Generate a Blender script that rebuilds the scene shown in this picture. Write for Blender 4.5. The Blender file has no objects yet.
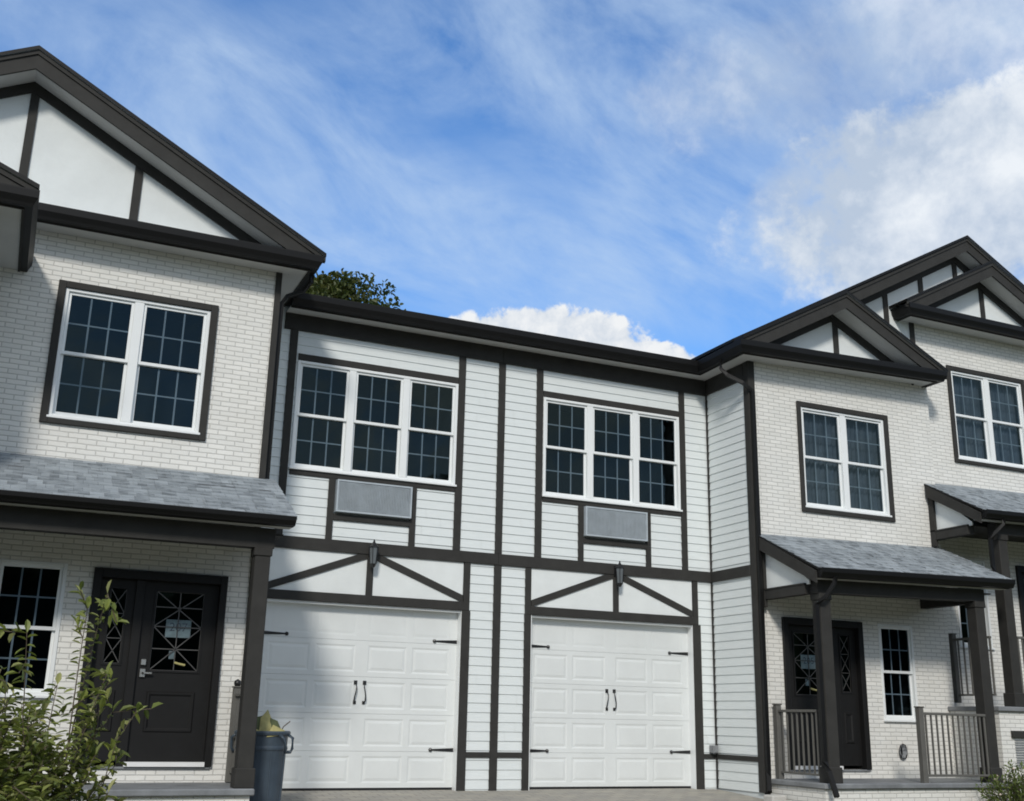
import bpy, bmesh, math, random
from mathutils import Vector, Matrix
random.seed(7)
scene = bpy.context.scene
COL = scene.collection

# ------------------------------------------------------------------ camera
CAM = (-3.1433, -14.3541, 0.9186); YAW, PITCH, ROLL, FPX = 0.4238, 0.2819, 0.0215, 1098.1
W, H = 1024, 801
cy, sy, cp, sp = math.cos(YAW), math.sin(YAW), math.cos(PITCH), math.sin(PITCH)
FWD = Vector((sy*cp, cy*cp, sp)); R0 = Vector((cy, -sy, 0)); U0 = R0.cross(FWD)
RT = R0*math.cos(ROLL) + U0*math.sin(ROLL); UP = -R0*math.sin(ROLL) + U0*math.cos(ROLL)
cd = bpy.data.cameras.new('camera'); cam = bpy.data.objects.new('camera', cd); COL.objects.link(cam)
cam.matrix_world = Matrix(((RT.x, UP.x, -FWD.x, CAM[0]), (RT.y, UP.y, -FWD.y, CAM[1]), (RT.z, UP.z, -FWD.z, CAM[2]), (0, 0, 0, 1)))
cd.sensor_width = 36; cd.lens = 36*FPX/W; cd.clip_end = 3000; cd.clip_start = 0.05
scene.camera = cam
def direction(u, v):
    return (FWD*FPX + RT*(u-W/2) - UP*(v-H/2)).normalized()

# ------------------------------------------------------------------ materials
def new_mat(name):
    m = bpy.data.materials.new(name); m.use_nodes = True
    nt = m.node_tree; return m, nt, nt.nodes['Principled BSDF']
def mixcol(nt, f, a, b, mode='MIX'):
    n = nt.nodes.new('ShaderNodeMix'); n.data_type = 'RGBA'; n.blend_type = mode
    for s, val in ((n.inputs[0], f), (n.inputs[6], a), (n.inputs[7], b)):
        if isinstance(val, bpy.types.NodeSocket): nt.links.new(val, s)
        elif isinstance(val, (int, float)): s.default_value = val
        else: s.default_value = (*val, 1)
    return n.outputs[2]
def noise(nt, scale, detail=4, rough=.6, vec=None, dist=0.):
    n = nt.nodes.new('ShaderNodeTexNoise'); n.inputs['Scale'].default_value = scale
    n.inputs['Detail'].default_value = detail; n.inputs['Roughness'].default_value = rough; n.inputs['Distortion'].default_value = dist
    if vec is not None: nt.links.new(vec, n.inputs['Vector'])
    return n.outputs['Fac']
def objvec(nt):
    return nt.nodes.new('ShaderNodeTexCoord').outputs['Object']
def mapr(nt, s, a, b, c=0., d=1., smooth=False):
    n = nt.nodes.new('ShaderNodeMapRange'); n.inputs[1].default_value = a; n.inputs[2].default_value = b
    n.inputs[3].default_value = c; n.inputs[4].default_value = d
    if smooth: n.interpolation_type = 'SMOOTHSTEP'
    nt.links.new(s, n.inputs[0]); return n.outputs[0]
def bump(nt, b, height, strength=.3, dist=.01):
    n = nt.nodes.new('ShaderNodeBump'); n.inputs['Strength'].default_value = strength; n.inputs['Distance'].default_value = dist
    nt.links.new(height, n.inputs['Height']); nt.links.new(n.outputs[0], b.inputs['Normal'])
def paint(name, c, rough=.5, var=.08, scale=3., bmp=.0, spec=.5):
    m, nt, b = new_mat(name); v = objvec(nt)
    n1 = noise(nt, scale, 6, .65, v)
    col = mixcol(nt, mapr(nt, n1, .3, .7), tuple(x*(1-var) for x in c), tuple(min(1, x*(1+var)) for x in c))
    nt.links.new(col, b.inputs['Base Color']); b.inputs['Roughness'].default_value = rough
    b.inputs['Specular IOR Level'].default_value = spec
    if bmp: bump(nt, b, noise(nt, 60, 4, .6, v), bmp, .004)
    return m
M = {}
M['trim'] = paint('brown_trim_paint', (.037, .0360, .0338), .7, .15, 5, .1, .22)
M['gutter'] = paint('gutter_aluminium', (.007, .007, .0072), .5, .1, 4, 0., .25)
M['soffit'] = paint('soffit_panel', (.50, .50, .49), .6, .05, 2)
M['stucco'] = paint('gable_panel_stucco', (.74, .77, .765), .8, .05, 2.5, .35)
M['vinyl'] = paint('white_vinyl', (.81, .83, .83), .35, .02, 3)
M['door'] = paint('black_brown_door', (.012, .0118, .0118), .5, .12, 6, 0., .25)
M['garage'] = paint('white_garage_door', (.71, .735, .73), .45, .05, 1.5)
M['jamb'] = M['vinyl']
M['iron'] = paint('black_iron', (.012, .012, .013), .4, .1, 8)
M['came'] = paint('leaded_came', (.13, .125, .12), .4, .1, 8); M['came'].node_tree.nodes['Principled BSDF'].inputs['Metallic'].default_value = .6
M['nickel'] = paint('satin_nickel', (.55, .55, .53), .3, .05, 8); M['nickel'].node_tree.nodes['Principled BSDF'].inputs['Metallic'].default_value = .8
M['grid'] = paint('window_grid_bar', (.60, .62, .62), .5, .03, 4)
M['louver'] = paint('grey_louver_metal', (.42, .47, .51), .6, .12, 6)
M['rail'] = paint('bronze_railing', (.12, .117, .107), .6, .1, 6, 0., .3)
M['curtain'] = paint('sheer_curtain', (.22, .24, .26), .9, .25, 6)
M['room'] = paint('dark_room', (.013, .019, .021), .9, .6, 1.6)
M['bluestone'] = paint('bluestone_slab', (.20, .21, .22), .7, .28, 3, .4)
M['concrete'] = paint('concrete', (.5, .49, .46), .85, .15, 3, .4)
M['paper'] = paint('white_paper', (.74, .72, .66), .8, .22, 9)
M['ink'] = paint('marker_ink', (.10, .13, .16), .7, .1, 12)
M['bin'] = paint('slate_blue_plastic', (.050, .070, .092), .45, .18, 5, .15)
M['card'] = paint('olive_cardboard', (.40, .36, .15), .8, .3, 7)
M['card_in'] = paint('dark_green_card', (.10, .12, .05), .8, .2, 7)
M['steel'] = paint('white_threshold', (.8, .8, .8), .3, .03, 4)
M['boxgrey'] = paint('grey_outlet_box', (.22, .23, .24), .5, .1, 8)
M['frost'] = paint('frosted_lamp_glass', (.13, .145, .155), .3, .1, 8)
M['bark'] = paint('bark', (.09, .07, .05), .9, .3, 20, .6)
M['flower'] = paint('pale_pink_petal', (.6, .5, .42), .7, .1, 8)

def wall_uv(nt):
    g = objvec(nt); s = nt.nodes.new('ShaderNodeSeparateXYZ'); nt.links.new(g, s.inputs[0])
    a = nt.nodes.new('ShaderNodeMath'); a.operation = 'SUBTRACT'; nt.links.new(s.outputs[0], a.inputs[0]); nt.links.new(s.outputs[1], a.inputs[1])
    c = nt.nodes.new('ShaderNodeCombineXYZ'); nt.links.new(a.outputs[0], c.inputs[0]); nt.links.new(s.outputs[2], c.inputs[1])
    return c.outputs[0], g
def brick(name):
    m, nt, b = new_mat(name); v, g = wall_uv(nt)
    wob = nt.nodes.new('ShaderNodeVectorMath'); wob.operation = 'ADD'
    nn = nt.nodes.new('ShaderNodeTexNoise'); nn.inputs['Scale'].default_value = 9; nt.links.new(g, nn.inputs['Vector'])
    sc = nt.nodes.new('ShaderNodeVectorMath'); sc.operation = 'MULTIPLY_ADD'; sc.inputs[1].default_value = (.016, .012, 0); sc.inputs[2].default_value = (-.008, -.006, 0)
    nt.links.new(nn.outputs['Color'], sc.inputs[0]); nt.links.new(v, wob.inputs[0]); nt.links.new(sc.outputs[0], wob.inputs[1])
    t = nt.nodes.new('ShaderNodeTexBrick'); nt.links.new(wob.outputs[0], t.inputs['Vector'])
    t.inputs['Scale'].default_value = 1; t.inputs['Brick Width'].default_value = .208; t.inputs['Row Height'].default_value = .060
    t.inputs['Mortar Size'].default_value = .0095; t.inputs['Mortar Smooth'].default_value = .75
    t.inputs['Color1'].default_value = (.87, .86, .82, 1); t.inputs['Color2'].default_value = (.77, .765, .73, 1); t.inputs['Mortar'].default_value = (.49, .485, .46, 1)
    n1 = noise(nt, 1.3, 6, .6, g); col = mixcol(nt, mapr(nt, n1, .3, .75), t.outputs['Color'], (.90, .89, .87), 'MULTIPLY')
    n2 = noise(nt, 40, 4, .7, g); col = mixcol(nt, .22, col, mixcol(nt, mapr(nt, n2, .3, .7), (.60, .59, .56), (.80, .79, .76)))
    nt.links.new(col, b.inputs['Base Color']); b.inputs['Roughness'].default_value = .75
    inv = nt.nodes.new('ShaderNodeMath'); inv.operation = 'MULTIPLY_ADD'; inv.inputs[1].default_value = -1; nt.links.new(t.outputs['Fac'], inv.inputs[0])
    nt.links.new(mapr(nt, n2, 0, 1, .8, 1.2), inv.inputs[2])
    bump(nt, b, inv.outputs[0], .5, .006)
    return m
M['brick'] = brick('white_painted_brick')
def siding_mat():
    m, nt, b = new_mat('white_clapboard'); g = objvec(nt)
    mp = nt.nodes.new('ShaderNodeMapping'); mp.inputs['Scale'].default_value = (1.2, 1.2, 9); nt.links.new(g, mp.inputs[0])
    n = noise(nt, 4, 6, .6, mp.outputs[0])
    col = mixcol(nt, mapr(nt, n, .3, .7), (.69, .735, .735), (.76, .795, .795))
    # random tint per board
    s = nt.nodes.new('ShaderNodeSeparateXYZ'); nt.links.new(g, s.inputs[0])
    d = nt.nodes.new('ShaderNodeMath'); d.operation = 'DIVIDE'; d.inputs[1].default_value = .124; nt.links.new(s.outputs[2], d.inputs[0])
    fl = nt.nodes.new('ShaderNodeMath'); fl.operation = 'FLOOR'; nt.links.new(d.outputs[0], fl.inputs[0])
    w = nt.nodes.new('ShaderNodeTexWhiteNoise'); w.noise_dimensions = '1D'; nt.links.new(fl.outputs[0], w.inputs['W'])
    col = mixcol(nt, mapr(nt, w.outputs['Value'], 0, 1, 0, .5), col, (.68, .72, .72))
    nt.links.new(col, b.inputs['Base Color']); b.inputs['Roughness'].default_value = .55
    mp2 = nt.nodes.new('ShaderNodeMapping'); mp2.inputs['Scale'].default_value = (3, 3, 60); nt.links.new(g, mp2.inputs[0])
    bump(nt, b, noise(nt, 5, 4, .6, mp2.outputs[0]), .12, .004)
    return m
M['siding'] = siding_mat()
def shingle_mat():
    m, nt, b = new_mat('grey_asphalt_shingle'); g = objvec(nt)
    s = nt.nodes.new('ShaderNodeSeparateXYZ'); nt.links.new(g, s.inputs[0])
    c = nt.nodes.new('ShaderNodeCombineXYZ'); nt.links.new(s.outputs[0], c.inputs[0]); nt.links.new(s.outputs[1], c.inputs[1])
    t = nt.nodes.new('ShaderNodeTexBrick'); nt.links.new(c.outputs[0], t.inputs['Vector'])
    t.inputs['Brick Width'].default_value = .15; t.inputs['Row Height'].default_value = .1255; t.inputs['Mortar Size'].default_value = .0025
    t.inputs['Scale'].default_value = 1; t.offset_frequency = 2; t.offset = .37; t.squash = .6; t.squash_frequency = 3
    t.inputs['Color1'].default_value = (.34, .38, .41, 1); t.inputs['Color2'].default_value = (.10, .12, .135, 1); t.inputs['Mortar'].default_value = (.05, .055, .06, 1)
    mp = nt.nodes.new('ShaderNodeMapping'); mp.inputs['Scale'].default_value = (7, 12, 12); nt.links.new(g, mp.inputs[0])
    n4 = noise(nt, 1.0, 3, .6, mp.outputs[0]); n = noise(nt, 160, 3, .7, g); n2 = noise(nt, 3, 5, .6, g)
    col = mixcol(nt, mapr(nt, n4, .42, .60, 0, .65), t.outputs['Color'], (.31, .345, .37))
    col = mixcol(nt, mapr(nt, n, .35, .65, 0, .35), col, (.40, .42, .44))
    col = mixcol(nt, mapr(nt, n2, .4, .7, 0, .35), col, (.16, .18, .20))
    nt.links.new(col, b.inputs['Base Color']); b.inputs['Roughness'].default_value = .9
    bump(nt, b, n, .5, .01)
    return m
M['shingle'] = shingle_mat()
def glass_mat():
    m = bpy.data.materials.new('window_glass'); m.use_nodes = True; nt = m.node_tree; nt.nodes.clear()
    out = nt.nodes.new('ShaderNodeOutputMaterial'); tr = nt.nodes.new('ShaderNodeBsdfTransparent'); gl = nt.nodes.new('ShaderNodeBsdfGlossy')
    tr.inputs[0].default_value = (.55, .62, .68, 1); gl.inputs['Roughness'].default_value = .02; gl.inputs[0].default_value = (.62, .88, .92, 1)
    fr = nt.nodes.new('ShaderNodeFresnel'); fr.inputs[0].default_value = 1.42
    g = nt.nodes.new('ShaderNodeTexCoord').outputs['Object']
    bp = nt.nodes.new('ShaderNodeBump'); bp.inputs['Strength'].default_value = .10; bp.inputs['Distance'].default_value = .05
    nt.links.new(noise(nt, 1.6, 2, .5, g), bp.inputs['Height']); nt.links.new(bp.outputs[0], gl.inputs['Normal'])
    mx = nt.nodes.new('ShaderNodeMixShader'); nt.links.new(fr.outputs[0], mx.inputs[0]); nt.links.new(tr.outputs[0], mx.inputs[1]); nt.links.new(gl.outputs[0], mx.inputs[2])
    nt.links.new(mx.outputs[0], out.inputs[0]); return m
M['glass'] = glass_mat()
def leaf_mat(name, a, b_, c):
    m, nt, b = new_mat(name)
    g = nt.nodes.new('ShaderNodeNewGeometry')
    col = mixcol(nt, g.outputs['Random Per Island'], a, b_)
    w = nt.nodes.new('ShaderNodeTexWhiteNoise'); w.noise_dimensions = '1D'
    mu = nt.nodes.new('ShaderNodeMath'); mu.operation = 'MULTIPLY'; mu.inputs[1].default_value = 57.3; nt.links.new(g.outputs['Random Per Island'], mu.inputs[0]); nt.links.new(mu.outputs[0], w.inputs['W'])
    col = mixcol(nt, mapr(nt, w.outputs['Value'], .75, 1), col, c)
    nt.links.new(col, b.inputs['Base Color']); b.inputs['Roughness'].default_value = .5
    tl = nt.nodes.new('ShaderNodeBsdfTranslucent'); nt.links.new(col, tl.inputs[0])
    mx = nt.nodes.new('ShaderNodeMixShader'); mx.inputs[0].default_value = .3
    nt.links.new(b.outputs[0], mx.inputs[1]); nt.links.new(tl.outputs[0], mx.inputs[2]); nt.links.new(mx.outputs[0], nt.nodes['Material Output'].inputs[0])
    return m
M['leaf'] = leaf_mat('shrub_leaf', (.10, .135, .025), (.25, .285, .06), (.38, .38, .15))
M['tree_leaf'] = leaf_mat('tree_leaf', (.035, .055, .012), (.085, .105, .022), (.13, .125, .03))
M['box_leaf'] = leaf_mat('low_shrub_leaf', (.07, .11, .018), (.15, .20, .04), (.22, .26, .08))
def paver_mat():
    m, nt, b = new_mat('tumbled_pavers'); g = objvec(nt)
    t = nt.nodes.new('ShaderNodeTexBrick'); nt.links.new(g, t.inputs['Vector'])
    t.inputs['Brick Width'].default_value = .24; t.inputs['Row Height'].default_value = .16; t.inputs['Mortar Size'].default_value = .006; t.inputs['Scale'].default_value = 1
    t.inputs['Color1'].default_value = (.40, .37, .31, 1); t.inputs['Color2'].default_value = (.27, .26, .24, 1); t.inputs['Mortar'].default_value = (.12, .11, .10, 1)
    col = mixcol(nt, .35, t.outputs['Color'], mixcol(nt, noise(nt, 6, 6, .7, g), (.2, .2, .19), (.48, .44, .37)))
    nt.links.new(col, b.inputs['Base Color']); b.inputs['Roughness'].default_value = .85
    inv = nt.nodes.new('ShaderNodeMath'); inv.operation = 'SUBTRACT'; inv.inputs[0].default_value = 1; nt.links.new(t.outputs['Fac'], inv.inputs[1])
    bump(nt, b, inv.outputs[0], .6, .01); return m
M['paver'] = paver_mat()
def ground_mat():
    m, nt, b = new_mat('lawn_soil'); g = objvec(nt)
    col = mixcol(nt, mapr(nt, noise(nt, .7, 8, .7, g), .35, .65), (.06, .085, .03), (.11, .12, .05))
    col = mixcol(nt, mapr(nt, noise(nt, 14, 6, .7, g), .45, .7), col, (.13, .10, .07))
    nt.links.new(col, b.inputs['Base Color']); b.inputs['Roughness'].default_value = .95
    bump(nt, b, noise(nt, 40, 6, .7, g), .8, .03); return m
M['ground'] = ground_mat()

# ------------------------------------------------------------------ mesh builder
class MB:
    def __init__(s): s.v = []; s.f = []; s.mi = []
    def add(s, vs, fs, mi=0):
        o = len(s.v); s.v += [tuple(p) for p in vs]; s.f += [tuple(i+o for i in f) for f in fs]; s.mi += [mi]*len(fs); return s
    def box(s, x0, x1, y0, y1, z0, z1, mi=0):
        if x0 > x1: x0, x1 = x1, x0
        if y0 > y1: y0, y1 = y1, y0
        if z0 > z1: z0, z1 = z1, z0
        return s.add([(x0,y0,z0),(x1,y0,z0),(x1,y1,z0),(x0,y1,z0),(x0,y0,z1),(x1,y0,z1),(x1,y1,z1),(x0,y1,z1)],
              [(0,3,2,1),(4,5,6,7),(0,1,5,4),(1,2,6,5),(2,3,7,6),(3,0,4,7)], mi)
    def ext(s, poly, y0, y1, mi=0):            # polygon in x,z swept along y
        n = len(poly); vs = [(x, y0, z) for x, z in poly] + [(x, y1, z) for x, z in poly]
        return s.add(vs, [tuple(range(n)), tuple(range(2*n-1, n-1, -1))] + [(i, i+n, (i+1) % n+n, (i+1) % n) for i in range(n)], mi)
    def extx(s, poly, x0, x1, mi=0):           # polygon in y,z swept along x
        n = len(poly); vs = [(x0, y, z) for y, z in poly] + [(x1, y, z) for y, z in poly]
        return s.add(vs, [tuple(range(n)), tuple(range(2*n-1, n-1, -1))] + [(i, i+n, (i+1) % n+n, (i+1) % n) for i in range(n)], mi)
    def sweep(s, path, prof, mi=0):            # profile (out, up) along a mitred, near-level path; out = right-hand side
        n = len(path); k = len(prof); rings = []
        for i, p in enumerate(path):
            ds = []
            if i > 0: ds.append((Vector(p)-Vector(path[i-1])))
            if i < n-1: ds.append((Vector(path[i+1])-Vector(p)))
            ds = [Vector((d.x, d.y, 0)).normalized() for d in ds]
            outs = [Vector((d.y, -d.x, 0)) for d in ds]
            if len(outs) == 2:
                b = (outs[0]+outs[1]).normalized(); b = b/max(.2, b.dot(outs[0]))
            else: b = outs[0]
            rings.append([Vector(p)+b*o+Vector((0, 0, u)) for o, u in prof])
        vs = [q for r in rings for q in r]; fs = []
        for i in range(n-1):
            for j in range(k): fs.append((i*k+j, (i+1)*k+j, (i+1)*k+(j+1) % k, i*k+(j+1) % k))
        fs += [tuple(range(k-1, -1, -1)), tuple((n-1)*k+j for j in range(k))]
        return s.add(vs, fs, mi)
    def tube(s, pts, r, seg=8, mi=0, flat=1.):
        pts = [Vector(p) for p in pts]; n = len(pts); rs = r if isinstance(r, (list, tuple)) else [r]*n; vs = []
        for i, p in enumerate(pts):
            d = (pts[min(i+1, n-1)]-pts[max(i-1, 0)]).normalized()
            a = d.cross(Vector((0, 0, 1))) if abs(d.z) < .95 else d.cross(Vector((0, 1, 0)))
            a.normalize(); b = a.cross(d)
            for j in range(seg):
                t = 2*math.pi*(j+.5)/seg; vs.append(p+(a*math.cos(t)+b*math.sin(t)*flat)*rs[i])
        fs = [(i*seg+j, i*seg+(j+1) % seg, (i+1)*seg+(j+1) % seg, (i+1)*seg+j) for i in range(n-1) for j in range(seg)]
        fs += [tuple(range(seg-1, -1, -1)), tuple((n-1)*seg+j for j in range(seg))]
        return s.add(vs, fs, mi)
    def lathe(s, c, prof, seg=24, mi=0):
        vs = [(c[0]+r*math.cos(2*math.pi*j/seg), c[1]+r*math.sin(2*math.pi*j/seg), c[2]+z) for r, z in prof for j in range(seg)]
        n = len(prof)
        fs = [(i*seg+j, i*seg+(j+1) % seg, (i+1)*seg+(j+1) % seg, (i+1)*seg+j) for i in range(n-1) for j in range(seg)]
        return s.add(vs, fs, mi)
    def build(s, name, mats, parent=None, bevel=0., smooth=False):
        if not isinstance(mats, (list, tuple)): mats = [mats]
        off = Vector(parent['w']) if parent is not None else Vector((0, 0, 0))
        me = bpy.data.meshes.new(name); me.from_pydata([tuple(Vector(p)-off) for p in s.v], [], s.f)
        for m in mats: me.materials.append(m)
        me.polygons.foreach_set('material_index', s.mi)
        bm = bmesh.new(); bm.from_mesh(me); (name != 'glass') and bmesh.ops.recalc_face_normals(bm, faces=bm.faces); bm.to_mesh(me); bm.free()
        if smooth: me.polygons.foreach_set('use_smooth', [True]*len(me.polygons))
        me.update(); o = bpy.data.objects.new(name, me); COL.objects.link(o)
        if parent is not None: o.parent = parent; o['w'] = parent['w']
        else: o['w'] = (0, 0, 0)
        if bevel:
            b = o.modifiers.new('bevel', 'BEVEL'); b.width = bevel; b.segments = 1; b.limit_method = 'ANGLE'
        return o
def empty(name, loc, label, cat, group=None):
    o = bpy.data.objects.new(name, None); COL.objects.link(o); o.location = loc; o['w'] = tuple(loc)
    o['label'] = label; o['category'] = cat
    if group: o['group'] = group
    return o

# ------------------------------------------------------------------ ground
def gz(x, y):
    def ss(a, b, t): t = max(0, min(1, (t-a)/(b-a))); return t*t*(3-2*t)
    z = .06*min(y, 0) if y > -14 else -.84
    z += .25*ss(9.95, 10.8, x)*ss(-5.5, -2.6, y) + .5*ss(12, 40, x)
    z -= .25*ss(-2.6, -2.0, -0*x+y)*(1 if -4 < x < -.7 or x > 7 else 0)*0
    z += .5*ss(6, 40, y)
    return z - .06
g = MB(); xs = [-400, -100, -40, -20] + [-10+i*.5 for i in range(61)] + [25, 35, 60, 120, 400]
ys = [-400, -100, -40, -20] + [-15+i*.5 for i in range(44)] + [10, 14, 20, 40, 100, 400]
g.add([(x, y, gz(x, y)) for y in ys for x in xs], [(j*len(xs)+i, j*len(xs)+i+1, (j+1)*len(xs)+i+1, (j+1)*len(xs)+i) for j in range(len(ys)-1) for i in range(len(xs)-1)])
o = g.build('ground', M['ground']); o['kind'] = 'structure'
d = MB(); px = [-.57+i*(6.77+.57)/8 for i in range(9)]; py = [.14, -.3, -1, -2, -4, -8, -14, -20]
def dz_(y): return (.06*min(y, 0) if y > -14 else -.84) - .012
d.add([(x, y, dz_(y)) for y in py for x in px], [(j*9+i, j*9+i+1, (j+1)*9+i+1, (j+1)*9+i) for j in range(len(py)-1) for i in range(8)])
o = d.build('driveway', M['paver']); o['kind'] = 'structure'
d = MB(); d.box(-300, 300, -29, -21, -.95, -.82); o = d.build('road', paint('asphalt', (.05, .05, .052), .9, .2, 3, .3)); o['kind'] = 'structure'

# ------------------------------------------------------------------ shared builders (world coordinates)
def slope_z(za, zb, xa, xb):
    return lambda x: za + (zb-za)*(x-xa)/(xb-xa)
def wall_holes(mb, x0, x1, z0, z1, y, holes, depth=.2, mi=0):
    X = sorted({x0, x1} | {h[0] for h in holes} | {h[1] for h in holes}); Z = sorted({z0, z1} | {h[2] for h in holes} | {h[3] for h in holes})
    for i in range(len(X)-1):
        for j in range(len(Z)-1):
            cx, cz = (X[i]+X[i+1])/2, (Z[j]+Z[j+1])/2
            if any(h[0] < cx < h[1] and h[2] < cz < h[3] for h in holes): continue
            mb.add([(X[i], y, Z[j]), (X[i+1], y, Z[j]), (X[i+1], y, Z[j+1]), (X[i], y, Z[j+1])], [(0, 1, 2, 3)], mi)
    for a, b, c, e in holes:
        for q in ([(a, y, c), (a, y+depth, c), (a, y+depth, e), (a, y, e)], [(b, y, c), (b, y+depth, c), (b, y+depth, e), (b, y, e)],
                  [(a, y, c), (b, y, c), (b, y+depth, c), (a, y+depth, c)], [(a, y, e), (b, y, e), (b, y+depth, e), (a, y+depth, e)]):
            mb.add(q, [(0, 1, 2, 3)], mi)
REV = .124
def siding_front(mb, x0, x1, z0, z1, y):       # clapboards facing -y
    k = math.floor(z0/REV+1e-6)
    while k*REV < z1-1e-4:
        a, b = max(z0, k*REV), min(z1, (k+1)*REV); yo = y-.012*(1-(a/REV-k)); yt = y-.012*(1-(b/REV-k))-.001
        cuts = [x0, x1]; w_ = x1-x0
        if w_ > .3 and random.random() < min(.6, .22*w_+.08): cuts = [x0, x0+w_*random.uniform(.15, .85), x1]
        for i in range(len(cuts)-1):
            e0 = .002 if i else 0; mb.add([(cuts[i]+e0, yo-.0015*i, a), (cuts[i+1], yo-.0015*i, a), (cuts[i+1], yt-.0015*i, b), (cuts[i]+e0, yt-.0015*i, b)], [(0, 1, 2, 3)])
        if a > z0: mb.add([(x0, yo, a), (x1, yo, a), (x1, y+.003, a-.0005), (x0, y+.003, a-.0005)], [(0, 1, 2, 3)])
        k += 1
def siding_side(mb, x, y0, y1, z0, z1):        # clapboards facing -x
    k = math.floor(z0/REV+1e-6)
    while k*REV < z1-1e-4:
        a, b = max(z0, k*REV), min(z1, (k+1)*REV); xo = x-.012*(1-(a/REV-k)); xt = x-.012*(1-(b/REV-k))-.001
        mb.add([(xo, y0, a), (xo, y1, a), (xt, y1, b), (xt, y0, b)], [(0, 1, 2, 3)])
        if a > z0: mb.add([(xo, y0, a), (xo, y1, a), (x+.003, y1, a-.0005), (x+.003, y0, a-.0005)], [(0, 1, 2, 3)])
        k += 1

def window_unit(parent, x0, x1, z0, z1, y, n, mull=.10, curtains=(), brickmould=None, jamb=.042, deep=.9):
    """white double-hung window(s); y = front face of the frame"""
    fr = MB(); t = jamb
    fr.box(x0, x0+t, y, y+.10, z0, z1); fr.box(x1-t, x1, y, y+.10, z0, z1)
    fr.box(x0+t, x1-t, y+.001, y+.10, z1-t*.9, z1); fr.box(x0+t, x1-t, y+.001, y+.10, z0, z0+t*.75)
    w = (x1-x0-2*t-(n-1)*mull)/n; units = []
    for i in range(n):
        a = x0+t+i*(w+mull); units.append((a, a+w))
        if i < n-1: fr.box(a+w, a+w+mull, y+.004, y+.10, z0+t*.75, z1-t*.9)
    fr.box(x0-.015, x1+.015, y-.03, y+.02, z0-.025, z0+.004)
    wo = fr.build('window', M['vinyl'], parent, .004)
    if brickmould:
        bx0, bx1, bz0, bz1 = brickmould; m = MB(); yy = y-.022
        m.box(bx0, x0, yy, y+.05, bz0, bz1); m.box(x1, bx1, yy, y+.05, bz0, bz1)
        m.box(x0, x1, yy+.001, y+.05, z1, bz1); m.box(x0, x1, yy-.004, y+.05, bz0, z0-.026)
        m.build('window_trim', M['trim'], parent, .004)
    zb, zt = z0+t*.75, z1-t*.9; zm = (zb+zt)/2; s = .034
    for i, (a, b) in enumerate(units):
        up = MB(); ys = y+.025
        up.box(a, a+s, ys, ys+.03, zm-.02, zt); up.box(b-s, b, ys, ys+.03, zm-.02, zt); up.box(a+s, b-s, ys+.001, ys+.03, zt-s, zt); up.box(a+s, b-s, ys+.001, ys+.03, zm-.02, zm+.02)
        up.build('upper_sash', M['vinyl'], wo, .003)
        lo = MB(); yl = y+.058
        lo.box(a, a+s, yl, yl+.03, zb, zm+.015); lo.box(b-s, b, yl, yl+.03, zb, zm+.015); lo.box(a+s, b-s, yl+.001, yl+.03, zb, zb+s*1.2); lo.box(a+s, b-s, yl+.001, yl+.03, zm-.02, zm+.015)
        lo.build('lower_sash', M['vinyl'], wo, .003)
        gl = MB(); gr = MB()
        for (p, q, yy) in ((zm+.02, zt-s, ys+.012), (zb+s*1.2, zm-.02, yl+.012)):
            t1, t2 = random.uniform(-.004, .004), random.uniform(-.004, .004); gl.add([(a+s, yy+t1, p), (b-s, yy-t1+t2, p), (b-s, yy-t1-t2, q), (a+s, yy+t1, q)], [(0, 1, 2, 3)])
            iw = b-a-2*s
            for k in (1, 2): gr.box(a+s+iw*k/3-.010, a+s+iw*k/3+.010, yy+.006, yy+.012, p, q)
            gr.box(a+s, b-s, yy+.0055, yy+.0125, (p+q)/2-.009, (p+q)/2+.009)
        gl.build('glass', M['glass'], wo); gr.build('muntin_grid', M['grid'], wo)
        if i in curtains:
            c = MB(); N = 44; yy = y+.17; off = random.random()*6
            pts = [(a-.03+(b-a+.06)*k/N, yy+.020*math.sin(k*1.25+off)+.010*math.sin(k*2.9)) for k in range(N+1)]
            c.add([(px_, py_, zb-.30) for px_, py_ in pts]+[(px_, py_*.6+yy*.4, zt+.12) for px_, py_ in pts], [(k, k+1, N+2+k, N+1+k) for k in range(N)])
            c.build('curtain', M['curtain'], wo, smooth=True)
    r = MB(); a, b = x0-.0, x1+.0
    ya, yb = y+.101, y+deep
    r.add([(a, ya, z0), (b, ya, z0), (b, ya, z1), (a, ya, z1), (a, yb, z0-.2), (b, yb, z0-.2), (b, yb, z1+.1), (a, yb, z1+.1)], [(4, 5, 6, 7), (0, 1, 5, 4), (3, 2, 6, 7), (0, 3, 7, 4), (1, 2, 6, 5)])
    r.build('room_interior', M['room'], wo)
    return wo

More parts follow.
